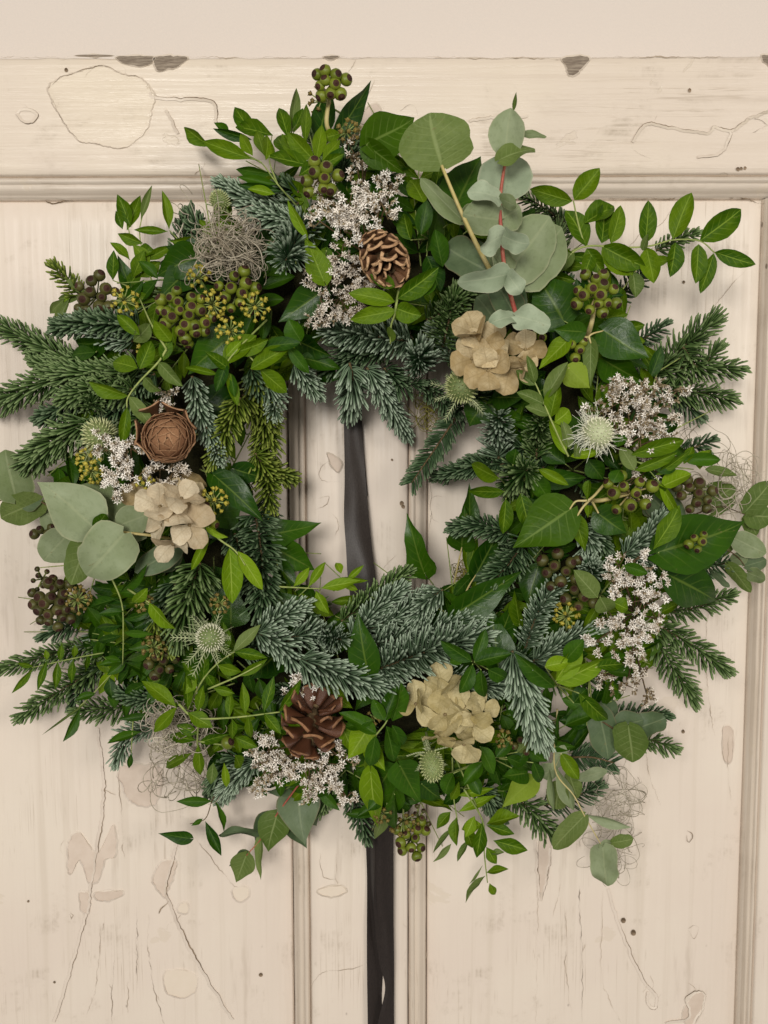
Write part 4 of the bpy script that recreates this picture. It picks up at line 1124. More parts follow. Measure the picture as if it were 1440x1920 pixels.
# ------------------------------------------------------------------ fir sprigs
for p, kw in [
    # left side, reaching over the door
    ([(150, 690), (80, 650), (-14, 606)], dict(L=27, nm='ngreen', label='long dark fir sprig crossing the left edge of the picture, uppermost of the pair')),
    ([(160, 672), (95, 690), (60, 660)], dict(L=24, nm='ngreen')),
    ([(170, 705), (90, 715), (-12, 758)], dict(L=30, nm='ngreen', label='long fir sprig crossing the left edge of the picture, lower of the pair')),
    ([(165, 790), (100, 830), (42, 876)], dict(L=34, nm='ngreen', w=4.4, label='feathery green fir sprig pointing down to the left above the grey eucalyptus')),
    ([(150, 740), (110, 770), (78, 782)], dict(L=24, nm='ndark')),
    ([(262, 612), (190, 606), (106, 612)], dict(L=26, nm='ndark', off=.012, w=4.4, open_=1.15, label='dark fir sprig with pale needle tips under the left berries')),
    ([(250, 640), (190, 628), (140, 604)], dict(L=24, nm='nblue', off=.004)),
    ([(152, 556), (128, 528), (106, 506)], dict(L=20, nm='nlime', d=.05)),
    ([(270, 690), (200, 700), (110, 700)], dict(L=30, nm='ngreen', off=.010)),
    ([(250, 730), (180, 730), (128, 745)], dict(L=30, nm='ngreen', off=.014, open_=1.2)),
    ([(240, 700), (190, 735), (165, 765, .02)], dict(L=30, nm='ngreen', off=.010, open_=1.2)),
    ([(290, 700), (240, 740), (200, 790)], dict(L=26, nm='ndark', off=.004)),
    ([(300, 770), (230, 790), (170, 800)], dict(L=26, nm='ngreen', off=-.004)),
    # left inside
    ([(360, 705), (375, 770), (410, 850)], dict(L=25, nm='nblue', off=.016, w=4.4, open_=.9, label='blue green fir sprig hanging beside the cedar rose cone')),
    ([(450, 745), (430, 790), (402, 855)], dict(L=26, nm='nlime', off=.022, label='yellow green fir sprig drooping left of the opening')),
    ([(385, 800), (400, 830), (412, 862, .01)], dict(L=18, nm='nblue', off=.022)),
    ([(480, 700), (500, 780), (490, 860)], dict(L=30, nm='nlime', off=.004, open_=1.1)),
    ([(455, 740), (500, 800), (500, 900)], dict(L=30, nm='nlime', off=.002, open_=1.1)),
    ([(478, 850), (500, 890), (505, 945)], dict(L=26, nm='nlime', off=.016, open_=1.1, label='yellow green fir sprig at the left rim of the opening')),
    ([(480, 880), (515, 885), (545, 895)], dict(L=22, nm='nlime', off=.012)),
    ([(500, 930), (505, 980), (510, 1050)], dict(L=24, nm='ndark', off=-.006)),
    ([(478, 960), (490, 1040), (492, 1138)], dict(L=38, nm='ndark', off=.010, w=4.4, open_=1.25, label='broad dark fir sprig standing upright at the lower left of the opening')),
    ([(440, 1000), (470, 1080), (500, 1130)], dict(L=32, nm='ndark', off=.002, open_=1.2)),
    ([(375, 1055), (358, 1110), (335, 1180)], dict(L=40, nm='ngreen', off=.010, w=4.6, open_=1.15, label='large green fir sprig pointing down below the left eucalyptus')),
    ([(330, 1090), (310, 1140), (300, 1190)], dict(L=30, nm='ndark', off=.002)),
    ([(290, 1160), (300, 1190), (312, 1212)], dict(L=24, nm='nlime', off=.014)),
    # lower left
    ([(235, 1140), (160, 1160), (92, 1186)], dict(L=24, nm='ndark', off=.004, d=.04)),
    ([(250, 1160), (190, 1190), (150, 1220)], dict(L=24, nm='nblue', d=.04)),
    ([(230, 1205), (120, 1222), (8, 1252)], dict(L=24, nm='ngreen', d=.042, label='long fir sprig reaching left over the door, behind narrow hanging leaflets')),
    ([(205, 1240), (130, 1285), (46, 1338)], dict(L=26, nm='ngreen', d=.036, label='long fir sprig pointing down left over the door')),
    ([(215, 1240), (170, 1260), (140, 1310)], dict(L=26, nm='ndark', d=.032)),
    ([(260, 1320), (210, 1328), (156, 1332)], dict(L=26, nm='ngreen', d=.036)),
    ([(290, 1360), (240, 1380), (222, 1418)], dict(L=24, nm='nblue', d=.04)),
    ([(320, 1300), (270, 1310), (230, 1300)], dict(L=24, nm='ndark', off=-.006)),
    ([(480, 1425), (440, 1460), (412, 1496)], dict(L=26, nm='nblue', off=.006, label='blue green fir sprig at the lower edge left of the white statice')),
    ([(450, 1420), (420, 1440), (395, 1480)], dict(L=24, nm='ndark', off=-.004)),
    # bottom, around the opening
    ([(485, 1185), (520, 1160), (562, 1138)], dict(L=27, nm='nblue', off=.020, w=4.8, label='pale blue fir sprig at the bottom of the opening, pointing right')),
    ([(478, 1185), (520, 1205), (548, 1240)], dict(L=30, nm='nblue', off=.022, w=4.8, label='pale blue fir sprig pointing down right under its twin')),
    ([(450, 1220), (480, 1215), (500, 1200)], dict(L=24, nm='ndark', off=.004)),
    ([(560, 1150), (590, 1190), (600, 1230)], dict(L=26, nm='ndark', off=.004)),
    ([(545, 1195), (600, 1190), (642, 1200, .02)], dict(L=30, nm='nblue', off=.012, w=4.6)),
    ([(560, 1235), (640, 1265), (728, 1290)], dict(L=36, nm='nblue', off=.026, w=4.8, label='long pale blue fir sprig above the lower pine cone')),
    ([(600, 1250), (580, 1290), (520, 1300)], dict(L=26, nm='ndark', off=.004)),
    ([(640, 1165), (695, 1125), (755, 1078)], dict(L=27, nm='ngreen', off=.004, label='fir sprig rising to the right at the bottom of the opening')),
    ([(660, 1200), (700, 1150), (745, 1110)], dict(L=30, nm='nblue', off=.012, w=4.4)),
    ([(690, 1180), (740, 1160), (790, 1120)], dict(L=28, nm='nblue', off=.010)),
    ([(830, 1105), (800, 1130), (785, 1160)], dict(L=26, nm='nblue', off=.018, w=4.4)),
    ([(700, 1210), (790, 1185), (892, 1158)], dict(L=30, nm='nblue', off=.016, open_=1.15, w=4.4)),
    ([(710, 1255), (790, 1225), (888, 1195)], dict(L=42, nm='nblue', off=.024, open_=1.3, w=5.0, label='broad blue fir sprig with combed drooping needles above the lower dried hydrangea')),
    ([(690, 1170), (720, 1200), (700, 1230)], dict(L=28, nm='ndark', off=.002)),
    ([(810, 1275), (870, 1280), (945, 1288)], dict(L=30, nm='nblue', off=.010)),
    ([(960, 1220), (985, 1300), (1015, 1385)], dict(L=34, nm='nblue', off=.030, w=5.0, label='large pale blue fir sprig pointing down right of the lower hydrangea')),
    ([(985, 1215), (1008, 1150), (1046, 1092)], dict(L=28, nm='nblue', off=.022, w=4.6, label='plump blue fir sprig leaning up to the right under the ivy berries')),
    ([(1000, 1240), (1060, 1205), (1110, 1190)], dict(L=28, nm='nblue', off=.014, w=4.4)),
    ([(940, 1240), (985, 1235), (1010, 1260)], dict(L=26, nm='ndark', off=.002)),
    # right inside
    ([(955, 1000), (905, 985), (858, 988)], dict(L=24, nm='ndark', off=.014)),
    ([(985, 1010), (960, 1050), (925, 1090)], dict(L=32, nm='ndark', off=.012, open_=1.2)),
    ([(990, 1060), (960, 1050), (930, 1030)], dict(L=24, nm='ndark', off=-.004)),
    ([(975, 870), (900, 872), (820, 894)], dict(L=22, nm='ndark', off=.006, label='fir sprig pointing left into the opening from its right rim')),
    ([(985, 840), (920, 860), (880, 870)], dict(L=24, nm='ndark', off=-.004)),
    ([(935, 860), (932, 820), (935, 780, .02)], dict(L=32, nm='nblue', off=.014, w=4.6, open_=1.1, label='upright blue fir tip at the upper right of the opening')),
    ([(1005, 860), (1008, 820), (1012, 790, .015)], dict(L=28, nm='ngreen', off=.012)),
    ([(1020, 880), (1015, 850), (1040, 830)], dict(L=26, nm='ndark', off=.002)),
    ([(960, 905, -.01), (975, 890, .01), (990, 880, .03)], dict(L=36, nm='ngreen', off=.016, w=4.6, label='single fir tip seen end on beside the star of leaves')),
    ([(862, 772), (820, 835), (772, 905)], dict(L=24, nm='ndark', d=.05, flat=True, w=4.2, label='flat dark fir sprig with comb like needles hanging into the opening')),
    ([(1080, 990), (1105, 1010), (1100, 1050)], dict(L=26, nm='nblue', off=.008)),
    ([(1070, 1000), (1100, 990), (1130, 1020)], dict(L=24, nm='ndark', off=.0)),
    ([(1108, 1080, -.015), (1106, 1070, .005), (1104, 1062, .018)], dict(L=26, nm='nblue', off=.014, w=4.4)),
    ([(1170, 1040), (1210, 1010), (1240, 970)], dict(L=26, nm='nblue', off=.018, w=4.6, label='blue fir sprig leaning up right, between the ivy leaves on the right')),
    ([(1175, 1050), (1195, 1040), (1215, 1050)], dict(L=24, nm='nblue', off=.010)),
    # right, over the door
    ([(1205, 725), (1265, 665), (1332, 606)], dict(L=32, nm='ngreen', d=.040, label='fir sprig pointing up right at the right side, topmost of its fan')),
    ([(1215, 700), (1255, 685), (1300, 640)], dict(L=26, nm='ngreen', d=.032)),
    ([(1240, 690), (1310, 690), (1375, 690)], dict(L=28, nm='ngreen', d=.044)),
    ([(1220, 730), (1300, 735), (1358, 745)], dict(L=30, nm='ngreen', d=.04)),
    ([(1280, 650), (1310, 690), (1340, 660)], dict(L=26, nm='ngreen', d=.05)),
    ([(1200, 720), (1260, 735), (1300, 770)], dict(L=26, nm='ndark', d=.03)),
    ([(1230, 690), (1200, 670), (1170, 720)], dict(L=30, nm='ndark', d=.03)),
    ([(1155, 560), (1190, 530), (1215, 495)], dict(L=20, nm='ndark', d=.034)),
    ([(1180, 650), (1215, 630), (1238, 615)], dict(L=22, nm='ndark', d=.034)),
    ([(1230, 470), (1270, 450), (1298, 440)], dict(L=16, nm='ngreen', d=.026)),
    ([(1060, 420), (1020, 390), (985, 370)], dict(L=20, nm='ngreen', d=.04)),
    ([(1080, 440), (1040, 400), (1010, 396)], dict(L=18, nm='ndark', d=.034)),
    ([(1275, 845), (1300, 840), (1326, 828)], dict(L=22, nm='ndark', d=.036)),
    ([(1240, 1150), (1300, 1140), (1362, 1118)], dict(L=24, nm='ngreen', d=.045)),
    ([(1220, 1165), (1290, 1205), (1352, 1248)], dict(L=28, nm='ngreen', d=.05, w=4.2, label='fir sprig pointing down right under the ivy leaf, upper of the two')),
    ([(1220, 1180), (1255, 1240), (1294, 1302)], dict(L=28, nm='ngreen', d=.046, w=4.2, label='fir sprig pointing down right under the ivy leaf, lower of the two')),
    ([(1140, 1342), (1190, 1338), (1244, 1340)], dict(L=20, nm='ndark', d=.034)),
    ([(1180, 1390), (1220, 1388), (1256, 1400)], dict(L=22, nm='ngreen', d=.034)),
    ([(1310, 1060), (1340, 1060), (1365, 1055)], dict(L=24, nm='ndark', d=.04)),
    ([(1070, 1420), (1110, 1420), (1150, 1430)], dict(L=26, nm='ndark', d=.036, flat=True)),
    ([(1020, 1510), (1060, 1500), (1110, 1480)], dict(L=30, nm='ndark', d=.030)),
    ([(940, 1480), (985, 1510), (1030, 1560)], dict(L=30, nm='ngreen', d=.045, w=4.4, label='fir sprig pointing down at the lower edge right of the leaf spray')),
    ([(900, 1480), (920, 1500), (940, 1530)], dict(L=24, nm='ndark', off=-.004)),
    ([(655, 1470), (668, 1515), (684, 1560)], dict(L=24, nm='ndark', d=.034)),
    # top
    ([(520, 390), (470, 375), (420, 345)], dict(L=26, nm='nblue', off=.012, w=4.4, label='blue fir sprig at the upper left, above the grey moss')),
    ([(560, 380), (510, 400), (470, 395)], dict(L=26, nm='nblue', off=.010)),
    ([(570, 420), (525, 410), (490, 400)], dict(L=26, nm='nblue', off=.018, w=4.4)),
    ([(575, 420, -.01), (552, 455, .01), (535, 490, .035)], dict(L=40, nm='nblue', off=.016, w=4.8, open_=1.15, label='blue green fir tip seen end on beside the grey moss')),
    ([(560, 360), (520, 350), (500, 370)], dict(L=24, nm='ndark', off=-.002)),
    ([(640, 330), (650, 300), (660, 262)], dict(L=24, nm='ndark', off=.0)),
    ([(720, 370), (722, 330), (726, 300)], dict(L=22, nm='ndark', d=.05)),
    ([(770, 640), (700, 630), (622, 618)], dict(L=34, nm='nblue', off=.012, open_=1.3, w=4.6, label='fir sprig with drooping needles at the top of the opening under the statice')),
    ([(740, 650), (690, 660), (640, 650)], dict(L=28, nm='ndark', off=.0)),
    ([(785, 690, -.01), (785, 676, .008), (786, 662, .024)], dict(L=34, nm='nblue', off=.008, w=4.4)),
    ([(830, 650), (842, 600), (850, 560)], dict(L=34, nm='ngreen', off=.010, open_=1.1)),
    ([(800, 600), (840, 580), (880, 545)], dict(L=28, nm='ngreen', off=.006)),
    ([(850, 680), (835, 640), (820, 620)], dict(L=28, nm='nblue', off=.004)),
    ([(655, 680), (662, 715), (655, 772)], dict(L=30, nm='nblue', off=.022, w=4.8, label='pale fir tip hanging over the top of the ribbon')),
    ([(688, 690), (720, 740), (760, 812)], dict(L=26, nm='nblue', off=.018, w=4.4, label='fir sprig hanging into the opening just right of the ribbon')),
    ([(720, 690), (750, 720), (780, 720)], dict(L=26, nm='ndark', off=.002)),
    ([(690, 660), (660, 670), (620, 690)], dict(L=26, nm='ndark', off=.0)),
    ([(550, 680), (572, 710), (592, 735)], dict(L=24, nm='nblue', off=.012)),
    ([(500, 720), (515, 745), (515, 772, .01)], dict(L=26, nm='nblue', off=.014)),
    ([(470, 690), (480, 720), (490, 735)], dict(L=22, nm='ndark', off=.008)),
    ([(850, 770), (880, 760), (900, 740)], dict(L=24, nm='ndark', off=-.006)),
    ([(790, 720), (820, 740), (850, 770)], dict(L=24, nm='ndark', off=-.010)),
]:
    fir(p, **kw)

# ------------------------------------------------------------------ eucalyptus
E = 'eucalyptus_sprig'
sprig(E, [(828, 310, 806, 211, 134, dict(roll=4, tz=.006, k='round', m='grey')), (868, 413, 786, 338, 34, dict(roll=38, m='euc', k='round', dz=-.008)), (868, 413, 905, 388, 40, dict(dz=-.004)),
          (918, 510, 834, 462, 74, dict(m='eucd', dz=-.028, k='wavy', roll=12)), (918, 512, 880, 450, 44, dict(m='eucd', dz=-.032))],
      kind='round', mat='euc', abs_d=.150, stems=[[(922, 512, -.02), (892, 455, -.006), (858, 382), (828, 310)]], stem='tan', r=4.2,
      label='eucalyptus sprig with one big round leaf on a yellow stem at the top')
sprig(E, [(946, 300, 958, 203, 68, dict(roll=-6, k='ellip', dz=.004)), (962, 212, 968, 172, 8, dict(m='grey', k='lance')), (957, 250, 1026, 249, 13, dict(roll=-60)), (936, 300, 1000, 264, 30, dict(roll=-50, flip=False, m='grey', dz=.012, k='wavy')),
          (944, 372, 950, 284, 96, dict(roll=0, dz=-.006, m='eucp')), (938, 372, 884, 350, 34, dict(roll=48, dz=.010, k='wavy', m='eucp')), (938, 372, 966, 388, 24, dict(roll=40, dz=.012)),
          (938, 412, 870, 402, 66, dict(roll=-12)), (938, 412, 974, 388, 62, dict(roll=10, dz=-.003)), (928, 428, 884, 380, 60, dict(dz=-.010)),
          (942, 442, 897, 462, 42, dict(roll=-30, dz=.014, k='wavy', m='eucp', tz=.008)), (942, 442, 985, 462, 40, dict(roll=30, dz=.014, k='wavy', m='eucp', tz=.006)),
          (950, 515, 1026, 408, 104, dict(roll=10, dz=-.014)), (958, 522, 1058, 425, 108, dict(roll=5, dz=-.022)), (950, 512, 922, 470, 50, dict(dz=-.012)),
          (951, 514, 868, 540, 42, dict(roll=-35, dz=.014, k='wavy', m='eucp', tz=.008)), (951, 514, 980, 548, 36, dict(roll=20, dz=.014, k='wavy', m='eucp', tz=.004)),
          (966, 590, 924, 524, 58, dict(dz=-.012, m='eucd', roll=0)), (970, 590, 975, 535, 30, dict(dz=-.014, m='eucd')), (930, 600, 890, 560, 50, dict(dz=-.03, m='eucd')),
          (966, 592, 1032, 606, 44, dict(roll=-30, dz=.012, k='wavy', m='eucp', tz=.006)), (966, 592, 922, 602, 30, dict(roll=30, dz=.010, k='wavy', m='eucp'))],
      kind='round', mat='euc', abs_d=.145, stems=[[(968, 592, -.008), (948, 515, -.002), (940, 440), (938, 372), (948, 300), (960, 230)]], stem='red', r=3.6,
      label='tall eucalyptus sprig with a red stem and paired grey leaves at the top')
sprig(E, [(178, 990, 70, 902, 108, dict(roll=6, k='ivy', tz=.006)), (180, 988, 198, 962, 24, dict(m='ivyl', roll=20)), (232, 1000, 164, 1080, 104, dict(roll=-8, k='wavy', dz=.008, tz=.01)), (232, 995, 152, 912, 92, dict(dz=-.012, roll=8)),
          (225, 985, 277, 962, 60, dict(dz=-.002, roll=10)), (130, 998, 82, 1054, 66, dict(dz=-.012, roll=-10)), (170, 1000, 136, 1094, 62, dict(dz=-.006, roll=12, m='grey')), (240, 1010, 258, 945, 66, dict(dz=-.016)),
          (335, 1025, 252, 1072, 50, dict(m='eucd', dz=-.014, roll=10)), (330, 1030, 300, 1075, 40, dict(m='eucd', dz=-.02))],
      kind='round', mat='euc', abs_d=.125, stems=[[(345, 1015, -.03), (290, 1005, -.006), (232, 998), (176, 989), (150, 985)]], stem='tan', r=2.8,
      label='big soft grey eucalyptus leaves left of the pale dried hydrangea')
sprig(E, [(30, 935, 10, 842, 80, dict(roll=5)), (76, 938, -2, 978, 62, dict(roll=-15, m='grey')), (76, 936, 40, 952, 24, dict(roll=30, m='eucd')), (120, 985, 78, 962, 60, dict(m='euc', dz=-.01))],
      kind='round', mat='euc', abs_d=.06, stems=[[(130, 985, .03), (76, 940), (30, 935), (-20, 942)]], stem='bark', r=1.8, label='two round eucalyptus leaves at the left edge of the picture')
sprig(E, [(519, 1527, 502, 1602, 64, dict(roll=0)), (515, 1530, 480, 1585, 60, dict(m='eucd', dz=-.006, roll=-20)), (556, 1478, 572, 1582, 86, dict(m='eucd', roll=4, dz=-.004)), (565, 1485, 592, 1560, 70, dict(m='eucd', dz=-.012, roll=15)),
          (540, 1540, 578, 1586, 40, dict(m='eucd', dz=-.01)), (484, 1562, 408, 1556, 17, dict(roll=45, m='eucd', k='wavy')), (489, 1572, 486, 1652, 17, dict(roll=40)), (462, 1602, 442, 1656, 50, dict(roll=0)), (464, 1600, 432, 1628, 30, dict(roll=-30, m='eucd', dz=-.004)),
          (555, 1476, 492, 1490, 22, dict(roll=-45, m='eucd')), (652, 1420, 650, 1492, 26, dict(roll=50, m='euc')), (560, 1470, 600, 1475, 40, dict(m='eucd'))],
      kind='ivy', mat='grey', abs_d=.052, stems=[[(590, 1430, .03), (555, 1478, .008), (519, 1527), (490, 1572), (462, 1604)]], stem='red', r=2.0, label='trailing eucalyptus sprig with a red stem below the lower pine cone')
sprig(E, [(1122, 1330, 1142, 1424, 58, dict(m='eucd', roll=-10)), (1098, 1318, 1150, 1380, 44, dict(m='eucd', dz=-.006)), (1178, 1360, 1186, 1432, 66, dict(m='grey', roll=6, dz=.008, k='round')), (1156, 1362, 1205, 1348, 50, dict(m='eucd', roll=20)), (1190, 1368, 1246, 1344, 46, dict(m='eucd', roll=-18, k='wavy')),
          (1120, 1310, 1158, 1345, 40, dict(m='eucd', dz=-.01))],
      kind='round', mat='eucd', abs_d=.072, stems=[[(1080, 1345, -.01), (1125, 1352), (1158, 1370), (1185, 1372)]], stem='bark', r=2.4, label='dark grey eucalyptus leaves at the lower right edge')
sprig(E, [(1042, 1440, 1012, 1456, 34, dict(roll=-40)), (1040, 1440, 1060, 1400, 22, dict(roll=30)), (1044, 1440, 1076, 1518, 30, dict(roll=15, m='euc', k='lance')), (1030, 1438, 1040, 1522, 13, dict(roll=30, k='lance')), (1052, 1412, 1086, 1462, 30, dict(m='pist', k='ellip')), (1040, 1408, 1064, 1402, 24, dict(m='lime', k='ellip')),
          (1095, 1530, 1036, 1592, 42, dict(m='grey', roll=8)), (1050, 1470, 1040, 1520, 44, dict(m='grey', dz=-.006)), (1066, 1450, 1088, 1500, 34, dict(m='grey', dz=-.004)), (1094, 1526, 1184, 1550, 18, dict(roll=40, k='lance')), (1130, 1588, 1138, 1664, 54, dict(roll=10, k='wavy')), (1148, 1580, 1188, 1574, 26, dict(m='grey', roll=20)), (1124, 1588, 1152, 1580, 18, dict(roll=40)),
          (1088, 1460, 1137, 1440, 24, dict(roll=-30))],
      kind='round', mat='euc', abs_d=.062, stems=[[(1045, 1330, .02), (1040, 1440), (1075, 1490), (1095, 1528), (1126, 1582)], [(1052, 1412), (1040, 1440)]], stem='tan', r=1.8, label='trailing pale eucalyptus sprig hanging at the lower right')
sprig(E, [(1398, 960, 1444, 902, 46, dict(m='grey')), (1398, 966, 1448, 968, 50, dict(roll=-12, m='grey')), (1398, 968, 1420, 1004, 30, dict(m='grey', dz=-.006)), (1378, 1010, 1438, 1036, 46, dict(roll=-10, m='euc')), (1396, 1062, 1438, 1048, 32, dict(m='eucd')), (1366, 1058, 1408, 1108, 27, dict(m='grey')),
          (1402, 1074, 1434, 1088, 28, dict(roll=25)), (1335, 1070, 1366, 1104, 12, dict(roll=40, m='eucd')), (1320, 950, 1378, 912, 62, dict(m='grey', dz=-.012)), (1372, 1050, 1402, 1046, 26, dict(m='euc', dz=-.006)), (1322, 880, 1384, 887, 20, dict(m='grey', roll=-30, k='ellip')),
          (1300, 1046, 1376, 1022, 34, dict(m='grey', dz=-.01))],
      kind='round', mat='euc', abs_d=.05, stems=[[(1300, 965, .02), (1350, 950), (1400, 966)], [(1320, 1010, .01), (1378, 1040), (1402, 1070)]], stem='bark', r=1.4, label='small round silver eucalyptus leaves at the right edge of the picture')
sprig(E, [(1225, 935, 1280, 990, 60, dict(m='eucd', roll=10)), (1215, 940, 1255, 975, 50, dict(m='eucd', dz=-.008)), (1262, 930, 1228, 910, 30, dict(m='euc', roll=30))], kind='round', mat='eucd', off=.010, label='grey eucalyptus leaves between the two berry clusters on the right')

# ------------------------------------------------------------------ ivy
I = 'ivy_sprig'
sprig(I, [(688, 270, 790, 213, 84, dict(roll=0, m='ivyl')), (688, 272, 758, 328, 46, dict(roll=25, m='ivyl', dz=-.004))], kind='ivy', mat='ivy', off=.05, label='broad bright ivy leaves at the top beside the big round eucalyptus leaf')
sprig(I, [(852, 392, 901, 289, 78, dict(roll=-20)), (830, 380, 868, 310, 60, dict(dz=-.01))], kind='ivy', mat='ivy', off=.03, label='dark ivy leaf standing between the two eucalyptus stems')
sprig(I, [(636, 246, 706, 150, 40, dict(roll=25)), (600, 250, 618, 160, 44, dict(dz=-.008))], kind='ivy', mat='ivy', off=.012, label='narrow ivy leaf curling out at the very top')
sprig(I, [(1058, 602, 1002, 515, 104, dict(roll=5)), (1093, 622, 1038, 618, 42, dict(roll=-15, dz=.008))], kind='ivy', mat='ivy', off=.022, stems=[[(1105, 650, -.01), (1092, 624), (1058, 602)]], label='large dark ivy leaf below the tall eucalyptus')
sprig(I, [(1131, 620, 1216, 672, 80, dict(roll=-10)), (1108, 642, 1107, 724, 30, dict(m='grey', roll=5)), (1064, 638, 1012, 694, 34, dict(m='lime', roll=30)), (1066, 690, 1106, 728, 52, dict(m='lime', roll=-5, flip=True)), (1134, 676, 1210, 722, 56, dict(dz=-.012))],
      kind='ivy', mat='ivy', off=.026, stems=[[(1100, 660, -.01), (1105, 630), (1131, 620)], [(1102, 632), (1064, 636)], [(1104, 632), (1108, 644)], [(1090, 700, -.02), (1066, 690)]], stem='tan', r=2.2, label='glossy ivy leaves round a berry stalk at the upper right')
sprig(I, [(1068, 955, 966, 1024, 104, dict(roll=0, m='ivyl')), (1120, 962, 1178, 1000, 62, dict(dz=-.012)), (1078, 970, 1098, 1035, 34, dict(dz=-.014, m='pist')), (1104, 905, 1100, 940, 16, dict(m='pist')), (1104, 950, 1102, 970, 14, dict(m='pist'))], kind='ivy', mat='ivy', off=.034,
      stems=[[(1136, 905, -.01), (1106, 936), (1080, 940), (1068, 955)], [(1106, 936, -.004), (1090, 955), (1080, 972)], [(1110, 940, -.01), (1122, 962)]], stem='tan', r=2.4, label='large olive green ivy leaf with pale veins right of the opening')
sprig(I, [(1234, 1036, 1406, 976, 112, dict(roll=6, m='ivy')), (1253, 1078, 1362, 1134, 88, dict(roll=-6, m='ivy')), (1300, 1048, 1340, 1050, 50, dict(dz=-.01)), (1225, 1030, 1280, 950, 40, dict(m='pist', k='lance', dz=.008)), (1252, 1080, 1232, 1060, 30, dict(dz=-.01))], kind='ivy', mat='ivy', off=.034,
      stems=[[(1238, 1060, -.01), (1245, 1046), (1234, 1036)], [(1240, 1030, -.012), (1246, 1050), (1236, 1062), (1253, 1078)]], stem='stem', r=2.0, label='pair of large glossy ivy leaves at the right, one above the other')
sprig(I, [(796, 1074, 752, 972, 56, dict(roll=-32, k='lobe'))], kind='ivy', mat='ivy', abs_d=.075, hub=(830, 1120), label='upright folded ivy leaf standing in the bottom of the opening')
sprig(I, [(866, 1026, 868, 952, 56, dict(roll=-20, k='lobe')), (880, 985, 884, 908, 34, dict(roll=20, dz=-.006))], kind='ivy', mat='ivy', abs_d=.065, stems=[[(848, 1112, -.01), (858, 1062), (866, 1026)]], stem='tan', r=2.0, label='dark ivy leaf on a long stalk at the lower right of the opening')
sprig(I, [(892, 1078, 940, 992, 54, dict(roll=20))], kind='ivy', mat='ivy', off=.008, stems=[[(858, 1150, -.01), (876, 1105), (892, 1078)]], stem='tan', r=1.8)
sprig(I, [(855, 1150, 980, 1072, 62, dict(roll=18)), (852, 1150, 905, 1100, 44, dict(dz=-.01)), (930, 1215, 960, 1130, 60, dict(dz=-.01)), (975, 1170, 960, 1110, 24, dict(m='pist'))], kind='ivy', mat='ivy', off=.018, label='long dark ivy leaf lying along the lower right rim of the opening')
sprig(I, [(690, 1262, 668, 1154, 62, dict(roll=-12))], kind='ivy', mat='ivy', off=.028, hub=(700, 1290), label='dark pointed ivy leaf among the blue fir at the bottom')
sprig(I, [(935, 1255, 922, 1136, 64, dict(roll=18)), (945, 1250, 965, 1180, 40, dict(dz=-.01))], kind='ivy', mat='ivy', off=.020)
sprig(I, [(512, 1002, 602, 981, 54, dict(roll=-18, k='lobe')), (520, 1030, 590, 1070, 64, dict(roll=12, dz=-.006)), (520, 1060, 560, 1100, 40, dict(dz=-.01)), (500, 1000, 530, 1050, 50, dict(dz=-.012))], kind='ivy', mat='ivy', off=.004, label='pointed ivy leaves reaching into the opening from its lower left rim')
sprig(I, [(402, 892, 495, 972, 58, dict(roll=-15)), (440, 880, 500, 900, 44, dict(dz=-.01)), (455, 900, 420, 940, 40, dict(dz=-.008))], kind='ivy', mat='ivy', off=.024, stems=[[(375, 880, -.02), (402, 892)]], label='dark ivy leaf pointing down right above the dried hydrangea')
sprig(I, [(606, 545, 522, 604, 62, dict(roll=0)), (600, 560, 560, 620, 48, dict(dz=-.01))], kind='ivy', mat='ivy', off=.024, label='broad ivy leaf left of the white statice')
sprig(I, [(430, 632, 355, 700, 78, dict(roll=0)), (400, 620, 350, 640, 54, dict(dz=-.008)), (455, 640, 440, 690, 50, dict(dz=-.012))], kind='ivy', mat='ivy', off=.018, label='broad dark ivy leaf below the left berry cluster')
sprig(I, [(375, 478, 292, 520, 74, dict(roll=0)), (370, 470, 330, 470, 40, dict(dz=-.004)), (360, 500, 300, 560, 60, dict(dz=-.006))], kind='ivy', mat='ivy', off=.0, label='dark ivy leaf behind the grey moss at the upper left')
sprig(I, [(248, 548, 221, 478, 34, dict(roll=10))], kind='ivy', mat='ivy', abs_d=.055)
sprig(I, [(155, 900, 84, 882, 60, dict(roll=5)), (150, 905, 100, 905, 40, dict(m='ivyl', dz=.004)), (160, 905, 130, 870, 40, dict(dz=-.006))], kind='lobe', mat='ivy', abs_d=.06, label='ivy leaf peeping out above the big grey eucalyptus leaf')
sprig(I, [(750, 1436, 790, 1506, 66, dict(roll=0, k='lobe')), (735, 1440, 690, 1500, 60, dict(dz=-.008)), (695, 1448, 703, 1566, 44, dict(m='lime', roll=20)), (750, 1450, 720, 1540, 56, dict(dz=-.004, m='dark', k='lance')), (740, 1490, 735, 1565, 30, dict(m='dark', k='lance', roll=30)), (720, 1490, 690, 1520, 26, dict(m='dark', k='lance')), (725, 1510, 706, 1580, 24, dict(m='grey', k='lance', dz=-.006))],
      kind='ivy', mat='ivy', off=.024, label='ivy leaves at the foot of the wreath above the ribbon tails')
sprig(I, [(692, 1362, 652, 1424, 52, dict(roll=-5)), (690, 1400, 722, 1445, 36, dict(dz=-.006)), (640, 1360, 668, 1418, 30, dict(dz=-.004, m='lime'))], kind='ivy', mat='lime', off=.026, label='bright yellow green leaf right of the lower pine cone')
sprig(I, [(1000, 1462, 945, 1508, 52, dict(roll=-10, flip=True)), (985, 1450, 945, 1455, 44, dict(m='ivy', dz=.006))], kind='ivy', mat='lime', off=.018, label='yellow green leaf underside at the lower right')
sprig(I, [(572, 672, 644, 690, 34, dict(roll=-20)), (560, 640, 620, 670, 44, dict(dz=-.006)), (600, 690, 640, 712, 36, dict(dz=-.012))], kind='ivy', mat='ivy', off=.012)
